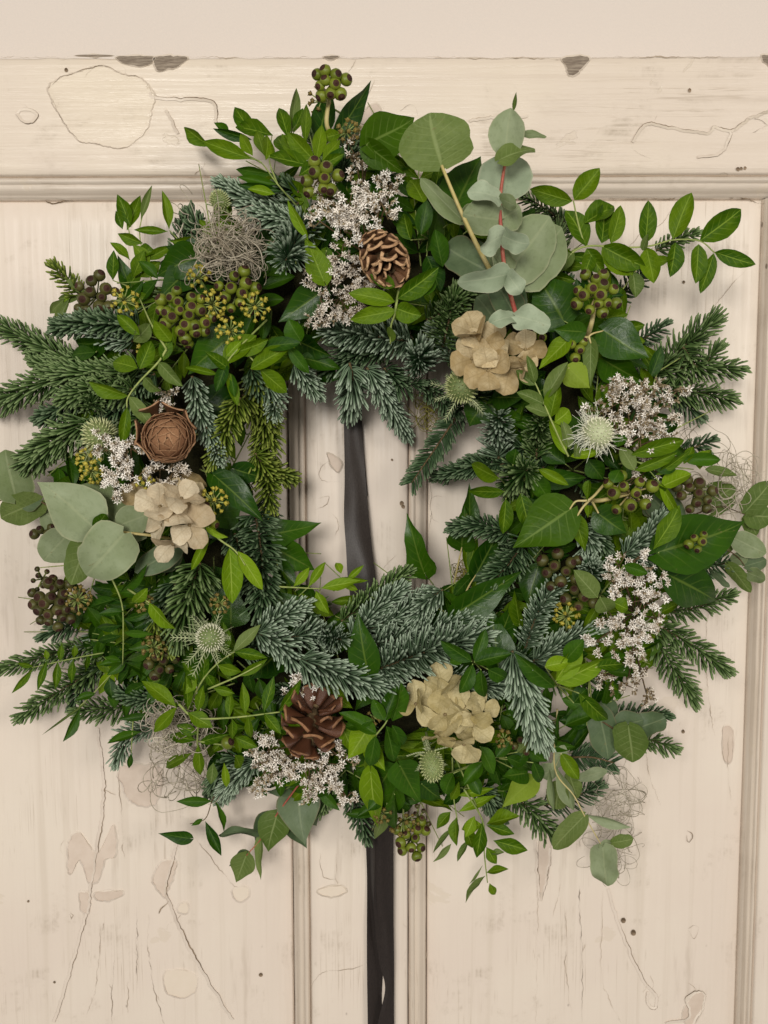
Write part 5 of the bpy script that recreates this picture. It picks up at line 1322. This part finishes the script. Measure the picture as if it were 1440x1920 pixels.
sprig(I, [(607, 526, 570, 445, 48, dict(roll=12)), (612, 470, 606, 525, 30, dict(dz=-.01))], kind='ivy', mat='pist', off=.034, label='narrow ivy leaf pointing up left beside the white statice')
sprig(I, [(640, 1290, 590, 1300, 40, dict(dz=-.004)), (620, 1300, 660, 1330, 36, dict()), (595, 1295, 640, 1310, 30, dict())], kind='ivy', mat='lime', off=.014)
sprig(I, [(905, 760, 880, 800, 60, dict(roll=0)), (930, 745, 980, 745, 50, dict()), (1000, 740, 1040, 720, 50, dict()), (900, 745, 960, 790, 60, dict(dz=-.01))], kind='ivy', mat='ivy', off=.004)
sprig(I, [(985, 895, 1100, 900, 40, dict(roll=15)), (1060, 870, 1010, 830, 40, dict()), (1100, 860, 1130, 900, 40, dict()), (1150, 900, 1165, 880, 30, dict())], kind='lance', mat='dark', off=.012)
sprig(I, [(800, 470, 835, 385, 40, dict()), (790, 440, 800, 375, 32, dict()), (770, 450, 752, 400, 30, dict(m='pist')), (800, 480, 830, 540, 40, dict()), (830, 500, 815, 430, 34, dict(dz=.01)), (840, 420, 870, 370, 50, dict()), (795, 380, 770, 330, 40, dict(m='pist'))], kind='ellip', mat='dark', off=.018)

# ------------------------------------------------------------------ leafy sprigs
S = 'leafy_sprig'
sprig(S, [(396, 275, 339, 240, 24), (472, 298, 376, 262, 32), (480, 258, 437, 197, 30), (512, 254, 436, 232, 32), (472, 262, 400, 240, 20, dict(m='dark')), (474, 292, 452, 252, 22), (542, 262, 522, 195, 26), (545, 255, 559, 160, 20, dict(m='grey')),
          (572, 272, 575, 188, 20), (590, 302, 542, 248, 36), (585, 312, 498, 286, 30), (512, 326, 438, 320, 22, dict(m='dark')), (520, 346, 443, 330, 18, dict(m='dark')), (526, 358, 445, 345, 20, dict(m='dark')), (496, 292, 478, 238, 22), (562, 306, 528, 244, 30),
          (604, 302, 638, 258, 22), (592, 306, 605, 228, 26), (516, 364, 463, 352, 18, dict(m='lime')), (578, 450, 540, 374, 20, dict(m='lime', dz=.012)), (600, 312, 645, 288, 22), (550, 250, 568, 200, 20), (498, 300, 506, 250, 26), (560, 330, 600, 300, 26), (430, 250, 404, 230, 18, dict(m='dark')), (640, 250, 600, 260, 24),
          (540, 290, 515, 250, 26), (620, 320, 640, 270, 26, dict(m='dark'))],
      kind='lance', mat='pist', off=.030, stems=[[(560, 390, -.02), (520, 345), (490, 305), (470, 298)], [(600, 330, -.01), (592, 300), (580, 250)], [(520, 345), (505, 300), (510, 254)], [(490, 305), (440, 280), (396, 275)]], label='dense spray of narrow bright leaves at the upper left of the top')
sprig(S, [(246, 426, 219, 364, 26), (238, 432, 263, 364, 24), (230, 430, 217, 395, 16), (264, 412, 284, 348, 14, dict(m='grey')), (317, 430, 307, 357, 20), (315, 434, 250, 430, 16), (268, 456, 219, 440, 22), (244, 488, 210, 450, 16), (272, 488, 324, 460, 20), (212, 526, 211, 470, 22),
          (282, 498, 250, 458, 26), (250, 520, 268, 470, 26), (262, 520, 300, 490, 28), (240, 540, 262, 500, 24), (255, 470, 290, 470, 24), (240, 410, 228, 372, 20)],
      kind='lance', mat='pist', abs_d=.062, stems=[[(300, 560, .01), (275, 500), (262, 440), (268, 400)], [(275, 500), (250, 460), (240, 425)], [(352, 468, .006), (318, 432)], [(250, 540), (212, 526)]], r=1.6, label='loose leafy sprig standing up at the upper left beside the grey moss')
sprig(S, [(262, 628, 218, 590, 24), (258, 690, 207, 676, 34), (262, 692, 284, 638, 32), (306, 676, 314, 628, 26), (298, 680, 338, 722, 26, dict(m='grey')), (270, 706, 298, 736, 20, dict(m='grey')), (240, 742, 164, 722, 24), (243, 744, 286, 798, 27, dict(m='grey')), (238, 764, 230, 836, 22), (250, 640, 285, 610, 30, dict(m='grey')), (320, 640, 290, 600, 28)],
      kind='ellip', mat='pist', off=.040, stems=[[(312, 655), (296, 680), (262, 715), (240, 745), (238, 765)], [(312, 655), (285, 610), (262, 560, -.02)]], r=2.0, label='leafy sprig hanging down the left side above the cedar rose cone')
sprig(S, [(222, 1122, 165, 1136, 17), (224, 1112, 276, 1066, 18), (228, 1172, 178, 1180, 17), (230, 1162, 284, 1150, 17), (228, 1192, 180, 1202, 16), (232, 1186, 284, 1190, 15), (228, 1240, 183, 1246, 13), (235, 1238, 278, 1228, 15), (230, 1130, 178, 1112, 15), (232, 1146, 185, 1150, 15), (226, 1238, 195, 1232, 14)],
      kind='lance', mat='dark', off=.024, stems=[[(205, 1075), (228, 1130), (231, 1190), (230, 1246)]], r=1.6, label='hanging sprig of paired narrow dark leaves on the left')
sprig(S, [(230, 1246, 228, 1286, 32, dict(m='lime', k='ivy')), (206, 1266, 186, 1308, 28, dict(m='lime', k='ivy')), (205, 1270, 210, 1310, 24), (150, 1328, 121, 1392, 18), (180, 1300, 140, 1312, 16), (178, 1306, 76, 1380, 5, dict(m='grey')), (265, 1372, 198, 1392, 18), (246, 1412, 242, 1442, 12), (286, 1342, 222, 1348, 16), (240, 1290, 236, 1350, 18), (215, 1290, 212, 1330, 22)],
      kind='lance', mat='dark', abs_d=.058, stems=[[(240, 1235, .01), (205, 1268), (175, 1300), (148, 1326)], [(250, 1340), (246, 1412)]], r=1.5)
sprig(S, [(88, 1238, 70, 1296, 15), (62, 1252, 24, 1302, 13), (108, 1240, 105, 1292, 17), (138, 1236, 132, 1282, 15), (165, 1226, 163, 1262, 11), (112, 1240, 116, 1206, 13), (88, 1238, 86, 1218, 11), (62, 1250, 32, 1242, 11), (138, 1234, 142, 1210, 12)],
      kind='lance', mat='pist', abs_d=.060, stems=[[(205, 1222), (140, 1234), (60, 1252)]], r=1.5, label='row of small narrow leaflets hanging in front of the lower left fir sprig')
sprig(S, [(330, 1325, 267, 1274, 30), (332, 1326, 290, 1372, 26), (352, 1330, 350, 1260, 18), (370, 1335, 382, 1284, 20), (430, 1345, 430, 1292, 18), (460, 1340, 456, 1280, 20), (495, 1336, 512, 1268, 22), (522, 1335, 566, 1278, 22), (435, 1347, 438, 1388, 17), (465, 1340, 470, 1388, 17), (495, 1338, 527, 1374, 22), (526, 1336, 585, 1376, 26), (352, 1336, 398, 1362, 30)],
      kind='lance', mat='pist', off=.040, stems=[[(335, 1320), (365, 1345), (430, 1346), (525, 1335)]], r=2.2, stem='stem', label='horizontal sprig of paired narrow leaves left of the lower pine cone')
sprig(S, [(368, 1388, 314, 1378, 22), (372, 1392, 428, 1378, 20), (372, 1396, 376, 1452, 22), (360, 1412, 303, 1442, 22), (440, 1382, 482, 1402, 24), (440, 1415, 455, 1442, 24), (400, 1430, 395, 1470, 22, dict(m='grey')), (420, 1430, 425, 1480, 16, dict(m='lime')), (372, 1376, 330, 1360, 22)],
      kind='lance', mat='pist', off=.030, stems=[[(372, 1350, .01), (370, 1400), (376, 1440)], [(372, 1390), (440, 1400)]], r=1.8)
sprig(S, [(436, 1224, 487, 1170, 24, dict(m='grey')), (424, 1226, 420, 1166, 20), (438, 1222, 502, 1234, 23), (406, 1246, 452, 1264, 22), (380, 1276, 386, 1222, 18), (372, 1280, 342, 1240, 18), (446, 1268, 502, 1238, 18), (400, 1290, 440, 1300, 18), (368, 1270, 345, 1300, 26), (385, 1262, 405, 1290, 18)],
      kind='lance', mat='pist', off=.034, stems=[[(352, 1330), (380, 1275), (410, 1242), (440, 1222)], [(390, 1292), (446, 1268), (490, 1245)]], r=1.8, label='leafy sprig under the green thistle at the lower left')
sprig(S, [(430, 1028, 440, 1132, 40, dict(m='lime')), (446, 1034, 494, 1106, 28), (392, 1002, 358, 1072, 18), (280, 1130, 325, 1184, 24, dict(m='lime')), (385, 985, 425, 1010, 14), (250, 1130, 274, 1110, 20)],
      kind='ellip', mat='lime', off=.036, stems=[[(384, 980), (410, 1010), (440, 1032), (460, 1060)], [(240, 1105, -.01), (280, 1130)]], r=2.0, label='two light green leaves on one stem below the left hydrangea')
sprig(S, [(856, 1492, 926, 1478, 17, dict(m='lime')), (860, 1522, 930, 1488, 20, dict(m='lime')), (856, 1532, 852, 1586, 22), (845, 1522, 818, 1552, 22), (912, 1546, 970, 1524, 27), (912, 1548, 966, 1562, 22), (905, 1546, 864, 1552, 26, dict(m='lime')), (904, 1542, 895, 1612, 28), (925, 1576, 989, 1594, 30), (912, 1588, 932, 1622, 22), (912, 1636, 951, 1628, 16), (918, 1656, 930, 1682, 16), (910, 1642, 867, 1691, 13, dict(m='grey')),
          (850, 1552, 809, 1597, 11, dict(m='grey')), (846, 1582, 816, 1618, 13, dict(m='grey')), (882, 1572, 853, 1614, 12, dict(m='grey')), (918, 1600, 945, 1596, 12, dict(m='grey')), (890, 1530, 872, 1570, 24, dict(m='lime')), (846, 1500, 860, 1470, 18), (870, 1550, 890, 1590, 24), (905, 1622, 880, 1660, 5, dict(m='grey'))],
      kind='lance', mat='pist', abs_d=.075, stems=[[(848, 1420, .01), (850, 1490), (858, 1540)], [(870, 1480, .01), (905, 1540), (908, 1600), (914, 1655)], [(840, 1390, .02), (880, 1480), (905, 1540)]], r=1.8, label='leafy spray trailing down below the bottom of the wreath')
sprig(S, [(1073, 377, 994, 357, 34), (1077, 375, 1122, 315, 40), (1100, 462, 1070, 390, 36), (1097, 418, 1152, 378, 38), (1128, 456, 1140, 378, 40), (1145, 456, 1168, 384, 30), (1210, 456, 1218, 377, 33), (1262, 448, 1296, 360, 40), (1312, 452, 1394, 391, 47), (1340, 473, 1416, 496, 30), (1338, 475, 1316, 550, 25), (1310, 458, 1303, 532, 32), (1266, 455, 1262, 517, 31),
          (1075, 477, 984, 456, 34), (1076, 472, 1034, 512, 32, dict(m='grey')), (1100, 466, 1130, 512, 34), (1130, 460, 1186, 516, 50), (1130, 463, 1208, 500, 46), (1212, 464, 1226, 532, 38), (1208, 500, 1262, 478, 22), (1186, 510, 1196, 555, 28, dict(m='grey')), (1110, 475, 1095, 520, 26), (1205, 470, 1212, 440, 14, dict(m='grey'))],
      kind='ellip', mat='pist', abs_d=.085, stems=[[(1050, 500), (1078, 470), (1110, 461), (1160, 464), (1215, 462), (1262, 450), (1312, 452), (1340, 474)], [(1092, 450), (1082, 410), (1075, 376)]], r=2.0, label='long arching sprig of oval leaves reaching right over the door at the upper right')
sprig(S, [(1003, 722, 968, 694, 21), (1003, 718, 990, 668, 18), (1022, 748, 1061, 678, 29), (1020, 757, 971, 735, 26), (1032, 782, 1046, 722, 32, dict(m='pist')), (1030, 778, 990, 760, 20), (1040, 792, 1072, 768, 34, dict(m='lime')), (1060, 852, 1032, 784, 24, dict(m='lime')), (1068, 842, 1055, 788, 22), (1070, 856, 1124, 846, 20, dict(m='lime')), (1082, 860, 1080, 832, 14)],
      kind='ellip', mat='grey', off=.040, stems=[[(1066, 856), (1048, 820), (1030, 780), (1008, 728), (996, 706)]], r=1.8, label='upright grey green leafy sprig left of the pale thistle')
sprig(S, [(1184, 852, 1281, 825, 32, dict(m='pist')), (1190, 882, 1272, 850, 22), (1240, 912, 1296, 890, 32, dict(m='lime')), (1236, 902, 1276, 976, 20, dict(m='lime')), (1225, 905, 1262, 945, 24), (1312, 880, 1328, 838, 26, dict(m='lime')), (1282, 870, 1300, 835, 18), (1225, 872, 1270, 880, 26, dict(m='dark')), (1158, 838, 1166, 810, 26, dict(m='dark')), (1190, 882, 1164, 838, 28, dict(m='grey')), (1150, 905, 1160, 880, 30, dict(m='dark')), (1280, 860, 1350, 862, 26, dict(m='dark')), (1230, 890, 1300, 845, 16)],
      kind='ellip', mat='pist', off=.040, stems=[[(1160, 870, -.02), (1200, 868), (1240, 908)], [(1200, 868), (1300, 880)]], r=1.6, label='bright leafy sprig right of the pale thistle')
sprig(S, [(945, 922, 874, 925, 24), (948, 936, 946, 1002, 28), (976, 926, 992, 992, 36), (936, 896, 879, 874, 30), (1000, 892, 1030, 935, 36, dict(m='dark')), (1010, 880, 1066, 908, 20), (962, 870, 965, 845, 30, dict(m='dark'))], kind='ellip', mat='pist', off=.036, hub=(955, 915), label='star of leaves on the right rim of the opening')
sprig(S, [(1042, 1276, 1091, 1204, 36), (1044, 1280, 1140, 1240, 37), (1040, 1288, 968, 1234, 32, dict(m='dark')), (1022, 1250, 1068, 1238, 30), (1086, 1300, 1142, 1356, 32, dict(m='pist')), (1120, 1250, 1172, 1240, 26, dict(m='pist')), (1060, 1240, 1090, 1200, 34, dict(m='dark')), (1076, 1318, 1100, 1290, 30, dict(m='dark'))], kind='ellip', mat='lime', off=.044, hub=(1045, 1285), label='bright yellow green leaves above the lower right of the wreath')
sprig(S, [(706, 1376, 640, 1335, 30), (704, 1380, 692, 1440, 30), (722, 1352, 742, 1286, 32), (736, 1352, 758, 1286, 26), (724, 1362, 745, 1430, 34), (700, 1350, 645, 1362, 28), (735, 1360, 760, 1400, 26), (720, 1350, 700, 1310, 26)], kind='ellip', mat='dark', off=.040, stems=[[(705, 1378), (725, 1352), (735, 1320, -.01)]], label='dark leafy sprig between the pine cone and the lower hydrangea')
sprig(S, [(884, 1240, 826, 1200, 28), (890, 1240, 912, 1180, 26), (886, 1246, 864, 1302, 27), (902, 1256, 905, 1312, 27), (890, 1242, 956, 1222, 34), (872, 1232, 842, 1242, 22), (915, 1255, 950, 1275, 30)], kind='ellip', mat='dark', off=.044, hub=(888, 1240), label='dark leafy sprig above the lower hydrangea')
sprig(S, [(550, 1100, 582, 1064, 18), (578, 1100, 610, 1054, 18), (602, 1103, 672, 1086, 24), (592, 1108, 616, 1152, 24), (640, 1076, 630, 1052, 16), (650, 1088, 682, 1060, 13), (640, 1082, 690, 1092, 12), (640, 1090, 672, 1108, 14)], kind='lance', mat='lime', off=.016, stems=[[(520, 1100), (560, 1102), (602, 1104)], [(625, 1108, -.01), (645, 1085)]], r=1.8, label='small light green sprig across the bottom of the opening, before the ribbon')
sprig(S, [(740, 566, 654, 548, 32), (746, 560, 822, 506, 38), (742, 582, 658, 600, 34), (742, 578, 786, 592, 40), (733, 642, 733, 610, 16, dict(flip=True)), (740, 538, 695, 514, 26), (790, 555, 812, 512, 32, dict(m='dark'))], kind='ellip', mat='pist', off=.050, stems=[[(752, 520, -.02), (744, 565), (740, 590), (733, 612), (732, 645)]], r=2.2, label='sprig of six fresh leaves below the upper pine cone')
sprig(S, [(420, 682, 477, 624, 40), (470, 692, 540, 650, 32), (480, 662, 546, 668, 32), (488, 694, 541, 736, 32), (408, 702, 345, 688, 14), (425, 697, 448, 758, 20), (430, 692, 388, 660, 22), (424, 668, 452, 640, 22, dict(m='lime')), (565, 640, 540, 600, 36, dict(m='dark')), (495, 650, 560, 640, 26, dict(m='dark')), (432, 700, 440, 745, 18, dict(m='dark')), (445, 660, 500, 640, 28), (424, 680, 405, 735, 24, dict(m='dark')), (540, 650, 580, 700, 24, dict(m='dark'))],
      kind='ellip', mat='pist', off=.036, stems=[[(500, 600, -.02), (450, 650), (424, 685), (430, 720)], [(450, 650), (490, 692)]], r=1.8, label='leafy sprig below the yellow umbels at the upper left of the opening')
sprig(S, [(165, 555, 120, 520, 14), (130, 560, 100, 620, 18, dict(m='grey')), (120, 560, 92, 590, 20), (150, 560, 105, 560, 18), (130, 545, 112, 600, 14, dict(m='lime'))], kind='lance', mat='grey', abs_d=.05)
sprig(S, [(200, 640, 140, 650, 40, dict(m='dark')), (180, 660, 130, 665, 28, dict(m='dark'))], kind='ellip', mat='dark', off=.012)
sprig(S, [(398, 1502, 332, 1504, 20), (356, 1572, 298, 1566, 26, dict(k='ivy')), (385, 1540, 415, 1604, 22), (402, 1500, 425, 1560, 12), (380, 1535, 360, 1548, 10)], kind='lance', mat='dark', abs_d=.05, stems=[[(415, 1470, .01), (398, 1500), (385, 1535), (356, 1545)]], stem='bark', r=1.2, label='few dark leaves dangling at the lower left')
sprig(S, [(930, 1420, 960, 1380, 26), (900, 1400, 930, 1450, 28), (905, 1430, 870, 1470, 30), (960, 1440, 990, 1400, 30), (880, 1450, 900, 1490, 26), (850, 1450, 830, 1490, 30), (790, 1470, 830, 1500, 40, dict(m='ivy', k='ivy')), (950, 1420, 1000, 1440, 26), (1000, 1430, 1020, 1470, 26), (970, 1410, 1000, 1385, 22, dict(m='grey'))], kind='ellip', mat='dark', off=.022, hub=(920, 1420))
sprig(S, [(1120, 1120, 1080, 1070, 40, dict(m='grey')), (1125, 1120, 1140, 1150, 40, dict(m='grey')), (1150, 1130, 1180, 1140, 30), (1170, 1060, 1215, 1075, 24, dict(m='dark'))], kind='ellip', mat='pist', off=.040, hub=(1125, 1115), label='small grey green leaves left of the white statice')
sprig(S, [(1128, 1235, 1180, 1228, 18, dict(m='dark')), (1090, 1200, 1130, 1180, 30, dict(m='dark')), (1060, 1240, 1100, 1220, 30, dict(m='dark')), (1110, 1330, 1060, 1310, 34, dict(m='dark')), (1100, 1360, 1050, 1350, 28, dict(m='dark')), (1140, 1260, 1180, 1260, 24)], kind='ellip', mat='dark', off=.022)
sprig(S, [(1042, 1400, 1046, 1340, 8), (1000, 1360, 1042, 1395, 40, dict(m='dark')), (1060, 1360, 1120, 1330, 30, dict(m='dark'))], kind='ellip', mat='dark', off=.03)

# ------------------------------------------------------------------ berries and umbels
cluster(621, 158, 30, 10, stalk=[(628, 264, -.01), (613, 235, 0), (615, 200, 0)], d=.085, label='berry cluster standing up at the very top of the wreath')
cluster(600, 334, 34, 9, stalk=[(604, 395, -.01), (602, 370, 0)], off=.045, br=12, label='green berry cluster on a short stalk below the topmost one')
cluster(346, 592, 52, 24, off=.032, label='big dome of green berries with brown caps on the left')
cluster(446, 548, 40, 12, off=.026, br=11, label='berry cluster between the yellow umbels at the upper left')
cluster(182, 556, 42, 13, d=.07, mat='berryd', label='dark berry cluster at the far left top')
cluster(1118, 552, 42, 15, off=.046, stalk=[(1098, 640, -.02), (1108, 610, 0), (1112, 590, 0)], br=11.5, label='berry cluster on a knobbly stalk under the arching leaves at the upper right')
cluster(1080, 655, 22, 5, off=.024, br=10)
cluster(1182, 925, 46, 10, off=.036, stalk=[(1106, 938, -.01), (1130, 938, 0)], br=12.5, label='berry cluster right of the large olive ivy leaf')
cluster(1302, 925, 38, 11, off=.038, br=11, mat='berryd', label='dark berry cluster near the right edge, beside curly grey moss')
cluster(1052, 1070, 40, 10, off=.026, br=11.5, mat='berryd', label='berry cluster lower right of the opening, above the plump fir sprig')
cluster(1086, 1118, 32, 7, off=.028, br=11, mat='berryd')
cluster(105, 1128, 50, 24, d=.075, mat='berryd', br=11, label='dark brown berry cluster at the far left below the eucalyptus')
cluster(80, 1085, 24, 8, d=.060, mat='berryd', br=6)
cluster(376, 970, 30, 6, off=.034, br=11, label='few green berries right of the left hydrangea')
cluster(300, 1240, 30, 9, off=.014, mat='berryd', br=10.5)
cluster(772, 1572, 36, 12, d=.066, br=11, label='green berry cluster hanging at the foot of the wreath')
cluster(785, 1535, 26, 8, d=.06, mat='berryd', br=5.5)
cluster(1008, 632, 24, 5, off=.020, br=11)
cluster(84, 1000, 22, 6, d=.05, mat='berryd', br=10)
cluster(1310, 1016, 20, 5, off=.055, br=9.5, label='tiny pale green berry cluster over the right ivy leaf')
cluster(421, 1394, 8, 1, off=.040, br=13)
cluster(905, 605, 20, 3, off=.01, br=10)
cluster(985, 1395, 24, 6, off=.02, br=8, mat='berryd')
for x, y, r, n, m, lab, aim in [
    (432, 620, 26, 26, 'umbel', 'yellow umbel below the left berries, lowest of the group', (0, 0)), (480, 574, 26, 26, 'umbel', 'yellow umbel at the right of the left berry group', (.2, .1)),
    (398, 572, 26, 28, 'umbel', 'yellow umbel in the middle of the left berry group', (0, 0)), (236, 564, 26, 22, 'umbel', 'yellow umbel beside the far left berries', (.3, 0)), (370, 516, 22, 18, 'umbel', 'yellow umbel just under the grey moss', (-.3, .5)),
    (164, 858, 24, 26, 'umbel', None, (-.4, .3)), (172, 890, 22, 20, 'umbel', None, (0, -.5)), (404, 936, 26, 24, 'umbel', 'yellow umbel right of the left hydrangea', (.3, .3)), (272, 906, 20, 16, 'umbel', None, (0, .6)),
    (1062, 1150, 26, 26, 'umbel', 'yellow umbel below the lower right berries', (0, .5)), (756, 1550, 28, 24, 'umbelb', None, (0, -.8)), (412, 1132, 20, 16, 'umbelb', None, (0, 0)),
    (148, 1122, 26, 24, 'umbelb', None, (.2, .2)), (288, 1215, 24, 22, 'umbelb', None, (0, 0)), (270, 1130, 18, 14, 'umbelb', None, (0, 0)), (596, 186, 24, 14, 'umbelb', None, (-.5, .3)), (655, 245, 22, 18, 'umbelb', None, (.5, .3)),
    (714, 1528, 18, 14, 'umbelb', None, (-.4, -.4)), (945, 1385, 16, 12, 'umbelb', None, (0, 0)), (700, 1345, 14, 10, 'umbelb', None, (0, 0)), (270, 655, 14, 10, 'umbel', None, (0, 0))]:
    umbel(x, y, r, int(n * .75), fr=4.0, mat=m, label=lab, aim=aim, off=.034)

# ------------------------------------------------------------------ statice
statice([(620, 372, 34), (655, 385, 40), (690, 400, 30), (715, 380, 38), (735, 350, 26), (640, 420, 36), (675, 440, 30), (600, 415, 20), (672, 350, 28)], off=.034, root=(690, 480), label='white statice fanning up behind the upper pine cone')
statice([(620, 520, 34), (655, 500, 36), (690, 520, 40), (640, 560, 38), (690, 560, 40), (600, 560, 22), (605, 600, 28), (580, 520, 16), (720, 570, 24), (650, 590, 22), (640, 480, 24)], off=.030, root=(690, 490), label='white statice below and left of the upper pine cone')
statice([(665, 290, 26), (680, 315, 20), (690, 270, 14)], off=.03, root=(680, 370), white=.5)
statice([(1128, 770, 34), (1165, 752, 40), (1205, 748, 40), (1245, 745, 30), (1272, 730, 20), (1180, 790, 36), (1215, 790, 34), (1245, 785, 26), (1240, 820, 24), (1200, 820, 30), (1140, 720, 22), (1165, 715, 16), (1155, 800, 28)], off=.034, root=(1160, 850), white=.62, label='large dry statice with brown stems behind the pale thistle')
statice([(1165, 905, 24), (1190, 895, 22), (1215, 880, 20), (1200, 940, 22)], off=.026, root=(1160, 930), white=.6)
statice([(1190, 1050, 26), (1160, 1060, 24), (1148, 1090, 26), (1152, 1122, 24), (1175, 1100, 26), (1210, 1090, 34), (1232, 1120, 30), (1205, 1125, 30), (1230, 1160, 24)], off=.034, root=(1190, 1150), label='white statice arching beside the lower right ivy leaf')
statice([(1150, 1160, 30), (1175, 1180, 32), (1195, 1210, 32), (1165, 1210, 24), (1115, 1205, 24), (1185, 1235, 26), (1205, 1180, 24)], off=.034, root=(1190, 1150), label='thick white statice spike curving down at the lower right')
statice([(1150, 1270, 28), (1175, 1285, 22), (1190, 1262, 22), (1212, 1300, 18), (1205, 1270, 16)], off=.02, root=(1190, 1215), white=.45)
statice([(500, 1410, 32), (535, 1430, 34), (520, 1455, 30), (570, 1440, 32), (610, 1430, 36), (640, 1420, 30), (600, 1470, 34), (630, 1480, 26), (650, 1495, 16), (495, 1450, 24), (480, 1495, 20), (580, 1480, 22), (490, 1385, 22)], off=.030, root=(580, 1390), label='white statice below the lower pine cone')
statice([(545, 1292, 24), (575, 1295, 20), (550, 1272, 16)], off=.026, root=(560, 1340))
statice([(205, 845, 28), (235, 860, 34), (220, 890, 34), (255, 900, 30), (215, 920, 26), (245, 840, 24), (200, 815, 18)], off=.036, root=(250, 900), white=.8, label='pale statice left of the cedar rose cone')
statice([(300, 880, 30), (325, 885, 26), (290, 910, 26), (310, 915, 24), (345, 890, 18)], off=.026, root=(300, 920), white=.8)
statice([(310, 740, 24), (330, 735, 18), (300, 760, 16)], off=.016, root=(310, 780), white=.5)

# ------------------------------------------------------------------ cones
pine_cone(716, 478, 66, (.34, -.66, -.62), 54, [G['c0'], G['c1'], G['c2']], (100, 28), off=.040, height=1.55, slen=.52, swid=.32, thick=.16, label='open brown pine cone with pale scale rims at the top')
rose_cone(307, 812, 57, (.16, -.95, -.14), [G['r0'], G['r1'], G['c0']], off=.040, label='tan cedar rose cone with a closed domed tip on the left')
pine_cone(582, 1365, 64, (.22, -.42, .88), 32, [G['c3'], G['c4'], G['c2']], (118, 50), off=.034, height=1.75, slen=.74, swid=.29, thick=.11, label='dark red brown pine cone with gaping scales at the bottom')

# ------------------------------------------------------------------ hydrangeas
hydrangea([(890, 625, 34, -.4, -.7), (885, 672, 34, -.5, .2), (925, 650, 36, 0, -.2), (960, 648, 36, .3, -.4), (985, 655, 30, .7, -.1), (915, 695, 36, -.2, .4), (955, 690, 34, .3, .3), (940, 715, 30, 0, .9), (980, 690, 30, .8, .4), (905, 650, 34, -.3, 0)], mat='hyd', off=.034, label='golden brown dried hydrangea at the upper right')
hydrangea([(300, 950, 36, -.3, -.3), (330, 960, 38, .1, 0), (305, 985, 34, -.5, .4), (335, 1000, 36, .1, .5), (355, 985, 36, .5, .2), (325, 1020, 30, 0, .9), (340, 935, 34, .3, -.5), (290, 965, 34, -.7, 0)], mat='hydp', off=.040, label='cream dried hydrangea beside the big grey eucalyptus on the left')
hydrangea([(350, 912, 34, .4, -.5), (270, 938, 32, -.6, -.2), (330, 925, 30, 0, -.6)], mat='hyd', off=.018)
hydrangea([(830, 1290, 36, 0, -.7), (780, 1320, 34, -.6, -.2), (820, 1315, 38, -.1, -.2), (790, 1362, 32, -.6, .4), (835, 1340, 36, .1, 0), (870, 1325, 36, .4, -.2), (905, 1328, 28, .7, -.2), (850, 1365, 34, .1, .4), (885, 1360, 36, .5, .3), (870, 1395, 34, .2, .8), (820, 1380, 28, -.2, .8), (900, 1385, 30, .7, .6)], mat='hydo', off=.038, label='olive beige dried hydrangea at the bottom')

# ------------------------------------------------------------------ thistles
thistle(866, 725, 27, 24, (-.1, -.8, .4), off=.03, bracts=14, blen=62, label='green thistle head at the upper right rim of the opening')
thistle(1121, 812, 27, 24, (.25, -.75, .45), off=.045, bracts=9, blen=50, fluff=120, mats=('thgp', 'thsp', 'thbp'), spike=.2, label='pale fluffy thistle head on the right before the dry statice')
thistle(394, 1196, 23, 26, (.05, -.85, .25), off=.04, bracts=11, blen=70, fluff=60, mats=('thg', 'thsp', 'thb'), label='spiky pale green thistle head at the lower left')
thistle(809, 1434, 20, 30, (.12, -.55, -.7), off=.04, bracts=10, blen=50, label='green thistle head hanging below the lower hydrangea')
thistle(186, 816, 26, 26, (-.5, -.6, .4), off=.03, bracts=6, blen=40, fluff=80, spike=.32)
thistle(412, 376, 15, 17, (-.4, -.5, .6), off=.03, bracts=5, blen=30, spike=.3)

# ------------------------------------------------------------------ curly grey moss
moss(430, 462, 62, 34, n=150, off=.022, rr=1.0, label='tuft of curly grey moss at the upper left')
moss(390, 420, 60, 30, n=26, d=.055, long_=1.1)
moss(345, 1360, 56, 40, n=80, off=.012, label='tuft of curly grey moss at the lower left')
moss(340, 1440, 64, 46, n=46, d=.03)
moss(1140, 1500, 46, 70, n=70, d=.03, rr=.8, long_=.7, curlz=1.5, label='thin trailing grey moss at the lower right')
moss(1150, 1590, 36, 56, n=30, d=.025, rr=.75, long_=.6, curlz=1.5)
moss(1370, 900, 42, 48, n=44, d=.035, rr=.85, long_=.8, curlz=1.4, label='wispy grey moss at the right edge')
moss(1340, 940, 50, 40, n=22, d=.06, rr=1.1)
moss(1310, 830, 46, 40, n=8, d=.03, rr=.8)
moss(310, 1340, 40, 30, n=20, off=.004)
moss(875, 1082, 26, 24, n=26, d=.04, mat='gmoss', rr=.9)
moss(800, 770, 24, 34, n=22, d=.03, mat='gmoss', rr=.9)
moss(655, 250, 20, 22, n=14, d=.05, mat='gmoss', rr=.9)
